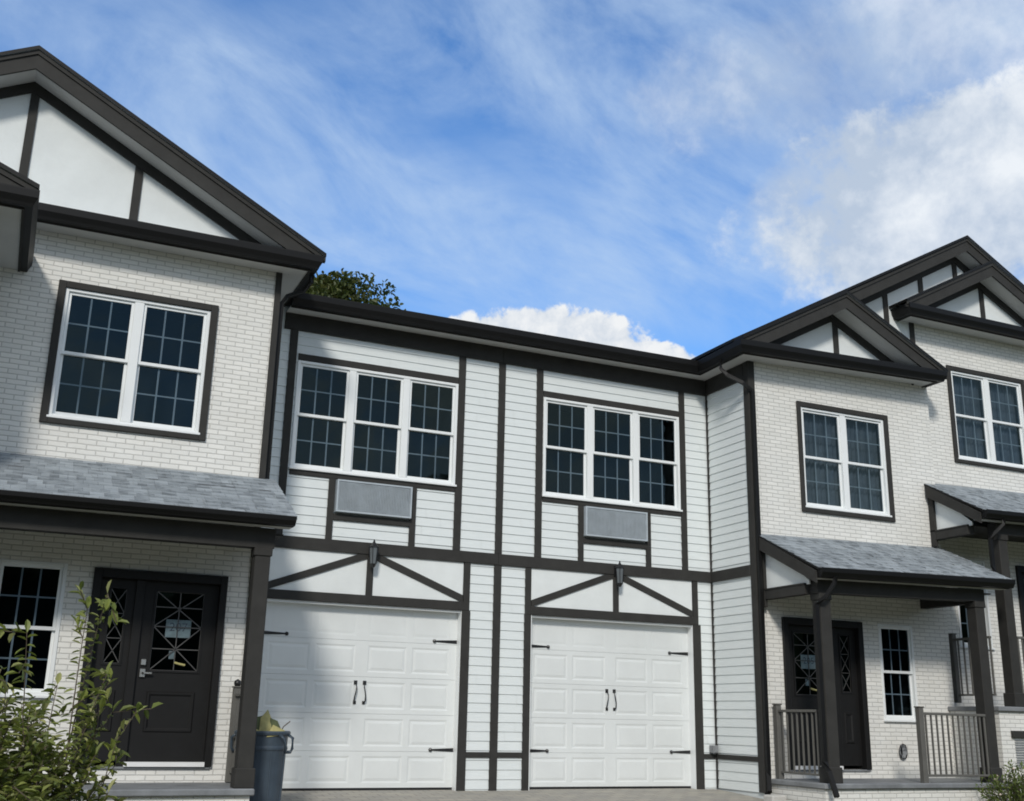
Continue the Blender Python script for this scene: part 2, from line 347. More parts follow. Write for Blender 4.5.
GUT = [(0, 0), (.075, 0), (.085, .03), (.115, .09), (.12, .16), (.12, .175), (.105, .175), (.1, .165), (0, .165)]
def eave(house, path, soff, pent=True, pent_i=None):
    """path = fascia line (3D points at gutter bottom), soff = soffit depth"""
    MB().sweep(path, GUT).build('gutter', M['gutter'], house)
    MB().sweep(path, [(-.025, -.012), (-.001, -.012), (-.001, .17), (-.025, .17)]).build('fascia', M['trim'], house)
    MB().sweep(path, [(-soff, .012), (-.026, .004), (-.026, .02), (-soff, .028)]).build('soffit', M['soffit'], house)
    if pent:
        MB().sweep(pent_i or path, [(.03, .178), (-soff+.012, .30), (-soff+.012, .27), (.0, .166)]).build('pent_roof', M['shingle'], house)
def clipband(pts, h0, h1, zmin):
    lo = []; P = [(x, z-h1) for x, z in pts]
    for i, (x, z) in enumerate(P):
        if z >= zmin: lo.append((x, z)); continue
        nb = [P[j] for j in (i-1, i+1) if 0 <= j < len(P)]
        x2, z2 = nb[0]; t = (zmin-z)/(z2-z); xi = x+(x2-x)*t; zt = pts[i][1]-h0
        e = (x, min(zmin, zt-.002)); lo += [e, (xi, zmin)] if i == 0 else [(xi, zmin), e]
    return [(x, z-h0) for x, z in pts] + lo[::-1]
def band(pts, h0, h1):                          # band below a polyline in x,z: from -h0 to -h1
    return [(x, z-h0) for x, z in pts] + [(x, z-h1) for x, z in reversed(pts)]
def rake(house, pts, yf, yw, board=.21, soff=True, frieze=True, zmin=None):
    """pts: roof underside polyline; wall frieze follows it"""
    zm = zmin if zmin is not None else -9
    m = MB(); m.ext(clipband(pts, 0, board, zm), yf, yf+.03); m.ext(band(pts, -.035, .022), yf-.018, yf-.001)
    m.build('rake_board', M['trim'], house)
    def inset(p, d):
        q = list(p)
        for i, j in ((0, 1), (-1, -2)):
            L = math.hypot(p[j][0]-p[i][0], p[j][1]-p[i][1]); k = d/L; q[i] = (p[i][0]+(p[j][0]-p[i][0])*k, p[i][1]+(p[j][1]-p[i][1])*k)
        return q
    if zmin is not None: pts = inset(pts, .42)
    if soff: MB().ext(band(pts, board-.05, board-.03), yf+.031, yw-.001).build('rake_soffit', M['soffit'], house)
    if frieze: MB().ext(band(pts, board-.029, board+.11), yw-.045, yw-.014).build('gable_frieze', M['trim'], house)
def roof_slab(house, pts, yf, yb, t=.045, name='roof'):
    poly = [(x, z+.036) for x, z in pts] + [(x, z+.036+t) for x, z in reversed(pts)]
    m = MB().ext(poly, yf, yb); n = len(poly)//2
    for k in (0, 1): m.mi[k] = 1
    for i in range(len(poly)):
        if i == n-1 or i == 2*n-1: m.mi[2+i] = 1
    return m.build(name, [M['shingle'], M['gutter']], house)

def came_tubes(mb, segs, y, r=.006):
    for (x0, z0), (x1, z1) in segs:
        d = Vector((x1-x0, 0, z1-z0)).normalized(); nrm = Vector((-d.z, 0, d.x))*r
        p, q = Vector((x0, y, z0)), Vector((x1, y, z1)); t = Vector((0, .006, 0))
        mb.add([p-nrm, q-nrm, q+nrm, p+nrm, p-nrm+t, q-nrm+t, q+nrm+t, p+nrm+t], [(0, 1, 2, 3), (7, 6, 5, 4), (0, 4, 5, 1), (1, 5, 6, 2), (2, 6, 7, 3), (3, 7, 4, 0)])

def text_mesh(txt, size, x, y, z, parent, mat, name='number'):
    cu = bpy.data.curves.new(name, 'FONT'); cu.body = txt; cu.size = size; cu.align_x = 'CENTER'; cu.align_y = 'CENTER'; cu.extrude = .0008
    to = bpy.data.objects.new('tmp', cu); COL.objects.link(to)
    bpy.context.view_layer.update(); me = bpy.data.meshes.new_from_object(to.evaluated_get(bpy.context.evaluated_depsgraph_get()))
    bpy.data.objects.remove(to); me.name = name; me.materials.clear(); me.materials.append(mat)
    off = Vector(parent['w'])
    me.transform(Matrix.Translation(Vector((x, y, z))-off) @ Matrix.Rotation(math.radians(90), 4, 'X'))
    o = bpy.data.objects.new(name, me); COL.objects.link(o); o.parent = parent; o['w'] = parent['w']

def entry(house, X, y, z0, paper=True, number=''):
    """door + sidelight; X maps local distance from the house corner to world x"""
    def bx(mb, a, b, *r): mb.box(X(a), X(b), *r)
    f = MB(); zt = z0+2.12
    bx(f, .36, .44, y-.045, y+.12, z0, zt); bx(f, 1.75, 1.84, y-.045, y+.12, z0, zt); bx(f, .44, 1.75, y-.044, y+.12, zt-.10, zt)
    bx(f, 1.27, 1.37, y+.01, y+.12, z0, zt-.10)
    f.build('door_frame', M['door'], house, .004)
    t = MB(); bx(t, .44, 1.30, y-.055, y+.02, z0+.001, z0+.05); t.build('threshold', M['steel'], house)
    t = MB(); bx(t, .38, 1.82, y-.03, y+.06, z0-.02, z0); t.build('door_sill', M['bluestone'], house)
    yd = y+.05
    def slab(name, a, b, ga, gb, g0, g1, p0, p1):
        m = MB(); wall_holes(m, min(X(a), X(b)), max(X(a), X(b)), z0+.05, zt-.10, yd, [(min(X(ga), X(gb)), max(X(ga), X(gb)), z0+g0, z0+g1)], .03)
        pa, pb = (ga, gb); P = lambda q: X(q)
        x0, x1 = sorted((P(pa), P(pb))); zz0, zz1 = z0+p0, z0+p1
        rings = [(0, -.001), (.012, -.014), (.03, -.014), (.055, .004)]
        prev = None
        for ins, dy in rings:
            cur = [(x0+ins, yd+dy, zz0+ins), (x1-ins, yd+dy, zz0+ins), (x1-ins, yd+dy, zz1-ins), (x0+ins, yd+dy, zz1-ins)]
            if prev: m.add(prev+cur, [(i, (i+1) % 4, 4+(i+1) % 4, 4+i) for i in range(4)])
            prev = cur
        m.add(prev, [(0, 1, 2, 3)])
        # raised moulding round the glass
        gx0, gx1 = sorted((X(ga), X(gb))); h0, h1 = z0+g0, z0+g1; w = .022
        m.box(gx0-w, gx0, yd-.012, yd+.01, h0-w, h1+w); m.box(gx1, gx1+w, yd-.012, yd+.01, h0-w, h1+w)
        m.box(gx0, gx1, yd-.011, yd+.01, h1, h1+w); m.box(gx0, gx1, yd-.011, yd+.01, h0-w, h0)
        d = m.build(name, M['door'], house)
        MB().add([(gx0, yd+.02, h0), (gx1, yd+.02, h0), (gx1, yd+.02, h1), (gx0, yd+.02, h1)], [(0, 1, 2, 3)]).build('glass', M['glass'], d)
        return d, gx0, gx1, h0, h1
    door, a, b, c, e = slab('door', .44, 1.27, .60, 1.13, 1.03, 1.91, .36, .80)
    cm = (a+b)/2; z1, z2, z3, z4 = c, c+(e-c)*.27, c+(e-c)*.55, c+(e-c)*.80
    s = [((a, c), (b, c)), ((a, e), (b, e)), ((a, c), (a, e)), ((b, c), (b, e)),
         ((a, z1), (b, z3)), ((b, z1), (a, z3)), ((a, z3), (b, e)), ((b, z3), (a, e)), ((a, z2), (b, z2)), ((a, z3), (b, z3)), ((a, z4), (b, z4)), ((cm, c), (cm, e))]
    k = MB(); came_tubes(k, s, yd+.008, .0055); k.build('leaded_came', M['came'], door)
    sl, a2, b2, c2, e2 = slab('sidelight', 1.37, 1.75, 1.46, 1.63, 1.09, 1.91, .36, .80)
    s = [((a2, c2), (b2, c2)), ((a2, e2), (b2, e2)), ((a2, c2), (a2, e2)), ((b2, c2), (b2, e2))]
    n = 3
    for i in range(n):
        p, q = c2+(e2-c2)*i/n, c2+(e2-c2)*(i+1)/n; s += [((a2, p), (b2, q)), ((b2, p), (a2, q)), ((a2, q), (b2, q))]
    k = MB(); came_tubes(k, s, yd+.008, .0045); k.build('leaded_came', M['came'], sl)
    # lever handle and deadbolt
    hx = X(1.20); k = MB(); k.box(hx-.03, hx+.03, yd-.03, yd-.001, z0+.95, z0+1.04); k.box(hx-.012, hx+.10*(-1 if X(1) < X(0) else 1)*-1, yd-.055, yd-.035, z0+.985, z0+1.005); k.box(hx-.012, hx+.012, yd-.055, yd-.028, z0+.985, z0+1.005)
    k.build('door_handle', M['nickel'], door, .004)
    k = MB(); k.box(hx-.028, hx+.028, yd-.028, yd-.001, z0+1.08, z0+1.145); k.build('deadbolt', M['nickel'], door, .005)
    if paper:
        px_ = (a+b)/2+.01; pz = z0+1.50; k = MB(); k.box(px_-.140, px_+.140, yd+.022, yd+.024, pz-.100, pz+.100); pp = k.build('paper_notice', M['paper'], door)
        text_mesh(number, .135, px_, yd+.0205, pz+.012, door, M['ink'])
        k = MB(); k.box(cm-.065, cm-.005, yd+.022, yd+.024, c+.13, c+.22); k.build('sticker', M['paper'], door)
        k = MB(); k.tube([(cm+.0, yd-.006, c+.09), (cm+.06, yd-.008, c+.075), (cm+.12, yd-.006, c+.065)], .014, 6); k.build('tape_strip', M['card'], door)
    r = MB(); xa, xb = sorted((X(.44), X(1.75))); r.add([(xa, y+.121, z0), (xb, y+.121, z0), (xb, y+.121, zt), (xa, y+.121, zt), (xa, y+1.2, z0), (xb, y+1.2, z0), (xb, y+1.2, zt), (xa, y+1.2, zt)],
        [(4, 5, 6, 7), (0, 1, 5, 4), (3, 2, 6, 7), (0, 3, 7, 4), (1, 2, 6, 5)]); r.build('hallway_interior', M['room'], house)

def railing(house, p, q, z0, z1, n, newel_at=(0,)):
    """p,q: xy ends; bottom rail z0, top rail z1"""
    p, q = Vector((*p, 0)), Vector((*q, 0)); d = (q-p).normalized(); nn = Vector((-d.y, d.x, 0))
    def bar(mb, a, b, w, za, zb):
        vs = []
        for z in (za, zb):
            vs += [(a-nn*w)+Vector((0, 0, z)), (b-nn*w)+Vector((0, 0, z)), (b+nn*w)+Vector((0, 0, z)), (a+nn*w)+Vector((0, 0, z))]
        mb.add(vs, [(0, 1, 2, 3), (7, 6, 5, 4), (0, 4, 5, 1), (1, 5, 6, 2), (2, 6, 7, 3), (3, 7, 4, 0)])
    m = MB(); bar(m, p, q, .025, z1-.035, z1); bar(m, p, q, .016, z0, z0+.03); bar(m, p, p+d*.03, .012, z0+.02, z1-.02); bar(m, q-d*.03, q, .012, z0+.02, z1-.02); r = m.build('railing', M['rail'], house, .004)
    for i in range(n):
        c = p+(q-p)*((i+1)/(n+1)); m = MB(); m.box(c.x-.010, c.x+.010, c.y-.010, c.y+.010, z0+.031, z1-.036); m.build('baluster', M['rail'], r)
    for t in newel_at:
        c = p+(q-p)*t; m = MB(); m.box(c.x-.042, c.x+.042, c.y-.042, c.y+.042, z0-.10, z1+.06); m.box(c.x-.052, c.x+.052, c.y-.052, c.y+.052, z1+.061, z1+.08)
        m.build('newel_post', M['rail'], r, .006)

def porch(house, X, W0, yw, yf, zd, zr, zgL, zgR, roofx, rake_sides, posts, rails, deck, found_z, steps=None, ceiling=True, gh=1., pw=.09, yc=None, bh=.23, inner=()):
    """roofx=(x0,x1) world; zr=(z at wall for x0,x1); zg* = gutter bottom z at x0,x1; yf fascia y"""
    x0, x1 = roofx; zw0, zw1 = zr; zf0, zf1 = zgL+.165*gh, zgR+.165*gh; yc = yc or yw; yw0 = yw
    th = .03
    m = MB(); m.add([(x0, yf-.05, zf0-.02), (x1, yf-.05, zf1-.02), (x1, yw-.002, zw1), (x0, yw-.002, zw0), (x0, yf-.05, zf0-.02+th), (x1, yf-.05, zf1-.02+th), (x1, yw-.002, zw1+th), (x0, yw-.002, zw0+th)],
        [(0, 1, 2, 3), (7, 6, 5, 4), (0, 4, 5, 1), (1, 5, 6, 2), (2, 6, 7, 3), (3, 7, 4, 0)]); m.mi[2:] = [1]*4; pr = m.build('porch_roof', [M['shingle'], M['gutter']], house)
    n = max(6, int((yw-yf)/.112)); m = MB(); ya, yb_ = yf-.05, yw-.004
    for i in range(n):
        t0, t1 = i/n, (i+1)/n; q0, q1 = ya+(yb_-ya)*t0-.004, ya+(yb_-ya)*t1
        for j in range(40):
            xa_, xb_ = x0+(x1-x0)*j/40, x0+(x1-x0)*(j+1)/40; h = .010+random.choice((0, 0, .006)); e = random.uniform(-.006, .006)
            def zz(x, t): return (zf0-.02+(zw0-zf0+.02)*t)*(1-(x-x0)/(x1-x0))+(zf1-.02+(zw1-zf1+.02)*t)*((x-x0)/(x1-x0))+th
            m.add([(xa_, q0+e, zz(xa_, t0)+h), (xb_, q0+e, zz(xb_, t0)+h), (xb_, q1, zz(xb_, t1)+.0025), (xa_, q1, zz(xa_, t1)+.0025), (xa_, q0+e, zz(xa_, t0)+.001), (xb_, q0+e, zz(xb_, t0)+.001)], [(0, 1, 2, 3), (4, 5, 1, 0)])
    m.build('shingle_courses', M['shingle'], pr)
    MB().sweep([(x0+.02, yf, zgL), (x1-.02, yf, zgR)], [(a, b*gh) for a, b in GUT]).build('gutter', M['gutter'], house)
    m = MB(); m.add([(x0+.02, yf+.002, zgL-.004), (x1-.02, yf+.002, zgR-.004), (x1-.02, yf+.002, zf1-.025), (x0+.02, yf+.002, zf0-.025), (x0+.02, yf+.03, zgL-.004), (x1-.02, yf+.03, zgR-.004), (x1-.02, yf+.03, zf1-.025), (x0+.02, yf+.03, zf0-.025)],
        [(0, 1, 2, 3), (7, 6, 5, 4), (0, 4, 5, 1), (1, 5, 6, 2), (2, 6, 7, 3), (3, 7, 4, 0)]); m.build('fascia', M['trim'], house)
    sf = MB(); zb0, zb1 = zgL-.006, zgR-.006; yb = yf+.17
    sf.add([(x0+.03, yf+.031, zb0), (x1-.03, yf+.031, zb1), (x1-.03, yb, zb1), (x0+.03, yb, zb0), (x0+.03, yf+.031, zb0+.02), (x1-.03, yf+.031, zb1+.02), (x1-.03, yb, zb1+.02), (x0+.03, yb, zb0+.02)],
        [(0, 1, 2, 3), (7, 6, 5, 4), (0, 4, 5, 1), (1, 5, 6, 2), (2, 6, 7, 3), (3, 7, 4, 0)]); sf.build('soffit', M['soffit'], house)
    # front beam
    bx0, bx1 = posts[0]-.12, posts[-1]+.12; bz0 = slope_z(zgL, zgR, x0, x1)
    def slanted(xa, xb, ya, yb_, ta, tb, ba, bb, name, mat):
        m = MB(); m.add([(xa, ya, ba), (xb, ya, bb), (xb, yb_, bb), (xa, yb_, ba), (xa, ya, ta), (xb, ya, tb), (xb, yb_, tb), (xa, yb_, ta)],
            [(0, 1, 2, 3), (7, 6, 5, 4), (0, 4, 5, 1), (1, 5, 6, 2), (2, 6, 7, 3), (3, 7, 4, 0)]); return m.build(name, mat, house)
    slanted(bx0, bx1, yb, yb+.16, bz0(bx0)-.01, bz0(bx1)-.01, bz0(bx0)-bh, bz0(bx1)-bh, 'porch_beam', M['trim'])
    if ceiling: slanted(x0+.05, x1-.05, yb+.161, yc-.02, bz0(x0)-.04, bz0(x1)-.04, bz0(x0)-.06, bz0(x1)-.06, 'porch_ceiling', M['trim'])
    for side in rake_sides:
        xe = x0 if side == 'L' else x1; sgn = 1 if side == 'L' else -1
        zw, zf = (zw0, zf0-.02) if side == 'L' else (zw1, zf1-.02); zbm = bz0(xe)
        xa, xb = sorted((xe-.012*sgn, xe+.018*sgn))
        MB().extx([(yf-.0, zf-.004), (yw-.03, zw-.004), (yw-.03, zw-.19), (yf-.0, zf-.17)], xa, xb).build('porch_rake_board', M['trim'], house)
        xi = xe+.10*sgn; xa, xb = sorted((xi, xi+.02*sgn))
        MB().extx([(yb+.1, zf-.10), (yw-.06, zw-.10), (yw-.06, zbm-bh+.13), (yb+.1, zbm-bh+.13)], xa, xb).build('porch_gable_panel', M['stucco'], house)
        xa, xb = sorted((xe+.06*sgn, xe+.20*sgn))
        MB().box(xa, xb, yb+.161, yw-.03, zbm-bh, zbm-bh+.14).build('porch_side_beam', M['trim'], house)
        xa, xb = sorted((xe+.05*sgn, xe+.10*sgn))
        MB().box(xa, xb, yw-.10, yw-.003, zbm-.30, zw-.12).build('wall_board', M['trim'], house)
    for xi in inner: MB().box(xi-.07, xi+.07, yb+.161, yw-.004, bz0(xi)-bh-.02, bz0(xi)-.05).build('porch_side_beam', M['trim'], house)
    for pxx in posts:
        m = MB(); yy = yb+.08; zt = bz0(pxx)-bh-.001; m.box(pxx-pw, pxx+pw, yy-pw, yy+pw, zd, zt)
        m.box(pxx-pw-.02, pxx+pw+.02, yy-pw-.02, yy+pw+.02, zd, zd+.20); m.box(pxx-pw-.015, pxx+pw+.015, yy-pw-.015, yy+pw+.015, zt-.09, zt-.001); m.build('porch_post', M['trim'], house, .008)
    dx0, dx1 = deck; ydk = yb-.07
    m = MB(); m.box(dx0, dx1, ydk, yc-.003, zd-.07, zd); m.build('porch_slab', M['bluestone'], house, .012)
    m = MB(); m.box(dx0+.04, dx1-.04, ydk+.05, yc-.004, found_z, zd-.071); m.build('porch_foundation', M['brick'], house)
    for r in rails: railing(house, *r)

def lantern(house, x, z):
    """wall lantern whose back plate hangs on the facade at y=0"""
    m = MB(); m.box(x-.05, x+.05, -.06, -.043, z-.02, z+.16)
    m.tube([(x, -.06, z+.08), (x, -.12, z+.16), (x, -.17, z+.20), (x, -.17, z+.17)], .012, 6)
    yc = -.17
    m.lathe((x, yc, z), [(.0, .235), (.012, .23), (.018, .20), (.035, .17), (.085, .12), (.09, .105), (.0, .105)], 6)
    m.lathe((x, yc, z), [(.0, -.22), (.03, -.20), (.055, -.165), (.06, -.15), (.0, -.15)], 6)
    for k in range(6):
        t = math.pi/3*k; m.tube([(x+.057*math.cos(t), yc+.057*math.sin(t), z-.15), (x+.078*math.cos(t), yc+.078*math.sin(t), z+.107)], .006, 4)
    m.tube([(x, yc, z-.15), (x, yc, z-.06)], .016, 8)
    def shrink(mb): mb.v = [(x+(a-x)*.80, b_*.85, z+.02+(c-z-.02)*.86) for a, b_, c in mb.v]
    shrink(m); L = m.build('wall_lantern', M['iron'], house)
    g = MB(); g.lathe((x, yc, z), [(.052, -.149), (.073, .104)], 6); shrink(g); g.build('lantern_glass', M['frost'], L)

def garage(house, x0, x1):
    """sectional door with raised panels between x0,x1, door plane y=.12"""
    y = .12; zt = 2.36; rows = [0.015, .47, .94, 1.41, 1.88, zt]; cols = []
    w = x1-x0; cm = (x0+x1)/2; e = .10; st = .075; cst = .17
    pw = (w/2-e-st-cst/2)/2
    cols = [(x0+e, x0+e+pw), (x0+e+pw+st, x0+e+2*pw+st), (x1-e-2*pw-st, x1-e-pw-st), (x1-e-pw, x1-e)]
    m = MB()
    for r in range(5):
        za, zb = rows[r]+.0015, rows[r+1]-.0015; holes = [(a, b, za+.06, zb-.06) for a, b in cols]
        X = sorted({x0, x1}|{h for c in cols for h in c}); Z = [za, za+.06, zb-.06, zb]
        for i in range(len(X)-1):
            for j in range(3):
                cx_, cz_ = (X[i]+X[i+1])/2, (Z[j]+Z[j+1])/2
                if any(h[0] < cx_ < h[1] and h[2] < cz_ < h[3] for h in holes): continue
                m.add([(X[i], y, Z[j]), (X[i+1], y, Z[j]), (X[i+1], y, Z[j+1]), (X[i], y, Z[j+1])], [(0, 1, 2, 3)])
        k = .35 if r == 4 else 1.
        for h in holes:
            prev = None
            for ins, dy in ((0, 0), (.020, .006*k), (.028, .006*k), (.060, .0*k)):
                cur = [(h[0]+ins, y+dy, h[2]+ins), (h[1]-ins, y+dy, h[2]+ins), (h[1]-ins, y+dy, h[3]-ins), (h[0]+ins, y+dy, h[3]-ins)]
                if prev: m.add(prev+cur, [(i, (i+1) % 4, 4+(i+1) % 4, 4+i) for i in range(4)])
                prev = cur
            m.add(prev, [(0, 1, 2, 3)])
        m.add([(x0, y, zb), (x1, y, zb), (x1, y+.02, zb+.002), (x0, y+.02, zb+.002)], [(0, 1, 2, 3)])
        m.add([(x0, y, za), (x1, y, za), (x1, y+.02, za-.002), (x0, y+.02, za-.002)], [(0, 1, 2, 3)])
    m.add([(x0-.1, y+.03, -.02), (x1+.1, y+.03, -.02), (x1+.1, y+.03, zt+.1), (x0-.1, y+.03, zt+.1)], [(0, 1, 2, 3)])
    g = m.build('garage_door', M['garage'], house)
    MB().box(x0, x1, y-.004, y+.02, -.03, .018).build('rubber_seal', M['iron'], g)
    for zz in (.495, 1.92):
        for s, xe in ((1, x0), (-1, x1)):
            h = MB(); pts = [(xe, y-.004, zz), (xe+s*.30, y-.004, zz)]
            xa, xb = sorted((xe, xe+s*.31)); h.ext([(xe, zz-.024), (xe+s*.31, zz-.010), (xe+s*.31, zz+.010), (xe, zz+.024)], y-.008, y-.002)
            h.lathe((xe+s*.33, y-.007, zz), [(0, -.026), (.02, -.018), (.026, 0), (.02, .018), (0, .026)], 8); h.build('strap_hinge', M['iron'], g)
    for s in (-1, 1):
        xc = cm+s*.062; h = MB(); h.tube([(xc-s*.0, y-.004, 1.08), (xc+s*.015, y-.03, 1.10), (xc+s*.012, y-.045, 1.16), (xc+s*.0, y-.05, 1.22), (xc-s*.010, y-.04, 1.28), (xc-.0, y-.015, 1.33), (xc, y-.004, 1.34)], [.011, .010, .008, .008, .008, .010, .013], 6)
        h.box(xc-.022, xc+.022, y-.012, y-.001, 1.31, 1.36); h.box(xc-.018, xc+.018, y-.012, y-.001, 1.06, 1.10); h.build('pull_handle', M['iron'], g)

def vert(mb, xc, z0, z1, w=.105, y=-.034): mb.box(xc-w/2, xc+w/2, y, .004, z0, z1)
def board(house, name, *a):
    mb = MB(); mb.box(*a); return mb.build(name, M['trim'], house, .004)

# facade of one garage bay (plane y = 0)
ZF0, ZF1 = 6.03, 6.29; ZB0, ZB1 = 3.01, 3.17; ZL0, ZL1 = 2.345, 2.465
def bay(house, gx0, gx1, wx0, wx1, posts_up, xl, xr, ac, v1, v2, lamp):
    sd = MB()
    wall_holes(sd, xl, xr, ZB0+.08, 6.42, .006, [(wx0, wx1, 4.093, 5.603)], .15)
    wall_holes(sd, xl, xr, -.10, ZB0+.08, .006, [(gx0-.02, gx1+.02, -.10, ZL0+.06)], .17)
    sd.build('wall', M['siding'], house)
    s = MB()
    # upper storey siding panels
    cut = sorted([xl]+[p for p in posts_up]+[xr])
    siding_front(s, xl, wx0, ZB1, ZF0, 0); siding_front(s, wx1, xr, ZB1, ZF0, 0)
    siding_front(s, wx0, wx1, 5.70, ZF0, 0); siding_front(s, wx0, v1, ZB1, 4.0, 0); siding_front(s, v2, wx1, ZB1, 4.0, 0); siding_front(s, v1, v2, ZB1, 3.44, 0)
    # lower side strips
    siding_front(s, gx1+.02, xr, -.02, ZB0, 0); siding_front(s, xl, gx0-.02, -.02, ZB0, 0)
    s.build('clapboard_siding', M['siding'], house)
    p = MB(); p.box(gx0, gx1, -.012, .004, ZL1, ZB0); p.build('stucco_panel', M['stucco'], house)
    # boards
    board(house, 'lintel_board', gx0-.02, gx1+.02, -.037, .10, ZL0, ZL1)
    b = MB(); b.box(wx0, wx1, -.030, .004, 5.605, 5.70); b.build('window_head_board', M['trim'], house, .004)
    b = MB(); b.box(wx0, wx1, -.030, .004, 4.0, 4.068); b.build('window_apron_board', M['trim'], house, .004)
    lx = lamp
    for (xa, za, xb, zb) in ((gx0+.0, ZL1+.0, lx-.08, ZB0), (gx1-.0, ZL1+.0, lx+.08, ZB0)):
        b = MB(); sgn = 1 if xb > xa else -1; h = .098
        poly = [(xa, za-.01), (xa, za-.01+h), (xb+sgn*.05, zb+.01+h*.4), (xb+sgn*.05, zb+.01-h*.6)]
        b.ext(poly, -.030, -.011); b.build('brace_board', M['trim'], house)
    b = MB(); b.box(lx-.045, lx+.045, -.033, -.011, ZL1, ZB0); b.build('king_post_board', M['trim'], house)
    b = MB(); vert(b, v1, ZB1, 4.0, .085); b.build('stud_board', M['trim'], house)
    b = MB(); vert(b, v2, ZB1, 4.0, .085); b.build('stud_board', M['trim'], house)
    board(house, 'vent_shelf_board', v1+.0425, v2-.0425, -.036, .004, 3.44, 3.525)
    a = MB(); x0, x1, z0, z1 = ac; fw = .022; yy = -.10
    a.box(x0, x0+fw, yy, .0, z0, z1); a.box(x1-fw, x1, yy, .0, z0, z1); a.box(x0+fw, x1-fw, yy, .0, z1-fw, z1); a.box(x0+fw, x1-fw, yy, .0, z0, z0+fw)
    v = a.build('air_conditioner_grille', M['louver'], house)
    n = 24
    lm = MB()
    for i in range(n):
        zc = z0+fw+(z1-z0-2*fw)*(i+.5)/n; lm.add([(x0+fw, yy+.006, zc-.012), (x1-fw, yy+.006, zc-.012), (x1-fw, yy+.028, zc+.010), (x0+fw, yy+.028, zc+.010)], [(0, 1, 2, 3)])
    nv = 44
    for i in range(nv):
        xc = x0+fw+(x1-x0-2*fw)*(i+.5)/nv; lm.box(xc-.0022, xc+.0022, yy+.003, yy+.012, z0+fw, z1-fw)
    lm.add([(x0+fw, yy+.05, z0+fw), (x1-fw, yy+.05, z0+fw), (x1-fw, yy+.05, z1-fw), (x0+fw, yy+.05, z1-fw)], [(0, 1, 2, 3)])
    lm.build('louver_blades', M['louver'], v)
    window_unit(house, wx0, wx1, 4.093, 5.603, -.028, 3, .10)
    # garage jambs
    j = MB(); j.box(gx0-.02, gx0+.012, -.02, .16, -.02, ZL0); j.box(gx1-.012, gx1+.02, -.02, .16, -.02, ZL0); j.box(gx0+.012, gx1-.012, -.0, .16, ZL0-.03, ZL0-.001)
    j.build('garage_jamb', M['vinyl'], house)
    garage(house, gx0+.012, gx1-.012)
    lantern(house, lx, 3.0)

# ================================================================== house on the right of centre
hA = empty('townhouse', (6.95, 0, 0), 'white brick townhouse right of the middle, with the second garage and a railed corner porch', 'townhouse', 'attached townhouses in the row')
hL = empty('townhouse', (-.55, 0, 0), 'nearest white brick townhouse at left, with large gable, black front door and first garage', 'townhouse', 'attached townhouses in the row')
hB = empty('townhouse', (10.45, 0, 1), 'highest townhouse at the right edge, its gable, porch and curtained window stepping up the slope', 'townhouse', 'attached townhouses in the row')
hZ = empty('townhouse', (-3.85, 0, -.3), 'townhouse at the far left edge, only its low projecting eave corner in view', 'townhouse', 'attached townhouses in the row')

YW = -1.15
# ---- garage bays
bay(hL, -.10, 2.635, .08, 2.46, (0, 2.518), -.55, 3.158, (.73, 1.80, 3.545, 3.985), .672, 1.845, 1.275)
bay(hA, 3.695, 6.425, 3.85, 6.255, (3.782, 6.311), 3.158, 6.80, (4.535, 5.60, 3.545, 3.985), 4.49, 5.655, 5.08)
for hs, lst in ((hL, [(0.0, ZB1, ZF0, .105), (2.515, ZB1, ZF0, .105), (2.69, ZL0, ZB0, .09), (2.69, -.1, ZL0, .125)]),
                (hA, [(3.785, ZB1, ZF0, .105), (6.311, ZB1, ZF0, .10), (3.64, ZL0, ZB0, .09), (3.64, -.1, ZL0, .10), (6.478, ZL0, ZB0, .09), (6.49, -.1, ZL0, .14)])):
    for x, a, b_, w in lst:
        m = MB(); vert(m, x, a, b_, w); m.build('post_board', M['trim'], hs, .004)
m = MB(); vert(m, 3.158, ZB1, ZF0, .105); vert(m, 3.158, -.1, ZB0, .11); m.build('party_wall_board', M['trim'], hA, .004)
m = MB(); vert(m, -.158, -.1, ZB0, .11); m.build('post_board', M['trim'], hL, .004)
for hs, xa, xb in ((hL, -.5, 3.1565), (hA, 3.1595, 6.798)):
    board(hs, 'storey_beam', xa, xb, -.042, .004, ZB0, ZB1)
    board(hs, 'frieze_board', xa if hs is hA else -.14, xb, -.042, .004, ZF0, ZF1)
for xa, xb in ((2.7525, 3.103),): board(hL, 'belt_board', xa, xb, -.034, .004, .405, .475)
for xa, xb in ((3.213, 3.59), (6.56, 6.76)): board(hA, 'belt_board', xa, xb, -.034, .004, .405, .475)
# side wall of the right house (faces -x at x = 6.80)
m = MB(); m.add([(6.806, .2, -.2), (6.806, YW+.03, -.2), (6.806, YW+.03, 6.45), (6.806, .2, 6.45)], [(0, 1, 2, 3)]); m.build('side_wall', M['siding'], hA)
s = MB(); siding_side(s, 6.80, YW+.10, -.02, ZB1, ZF0); siding_side(s, 6.80, YW+.10, -.02, .475, ZB0); siding_side(s, 6.80, YW+.10, -.02, .0, .405); s.build('clapboard_siding', M['siding'], hA)
for za, zb in ((ZF0, ZF1), (ZB0, ZB1), (.405, .475)): board(hA, 'side_board', 6.762 if zb != .475 else 6.77, 6.80, YW+.105, -.043, za, zb)
m = MB(); m.box(6.772, 6.80, -.046, -.018, 0, ZF0); m.build('corner_bead', M['trim'], hA)
m = MB(); m.box(6.768, 6.80, YW-.005, YW+.104, .0, 6.30); m.box(6.768, 6.89, YW-.032, YW-.006, .0, 6.30); m.build('corner_board', M['trim'], hA, .004)

# ---- brick fronts
def front(house, X, x0, x1, z0, z1, y, holes):
    m = MB(); wall_holes(m, x0, x1, z0, z1, y, holes, .12); return m.build('brick_wall', M['brick'], house)
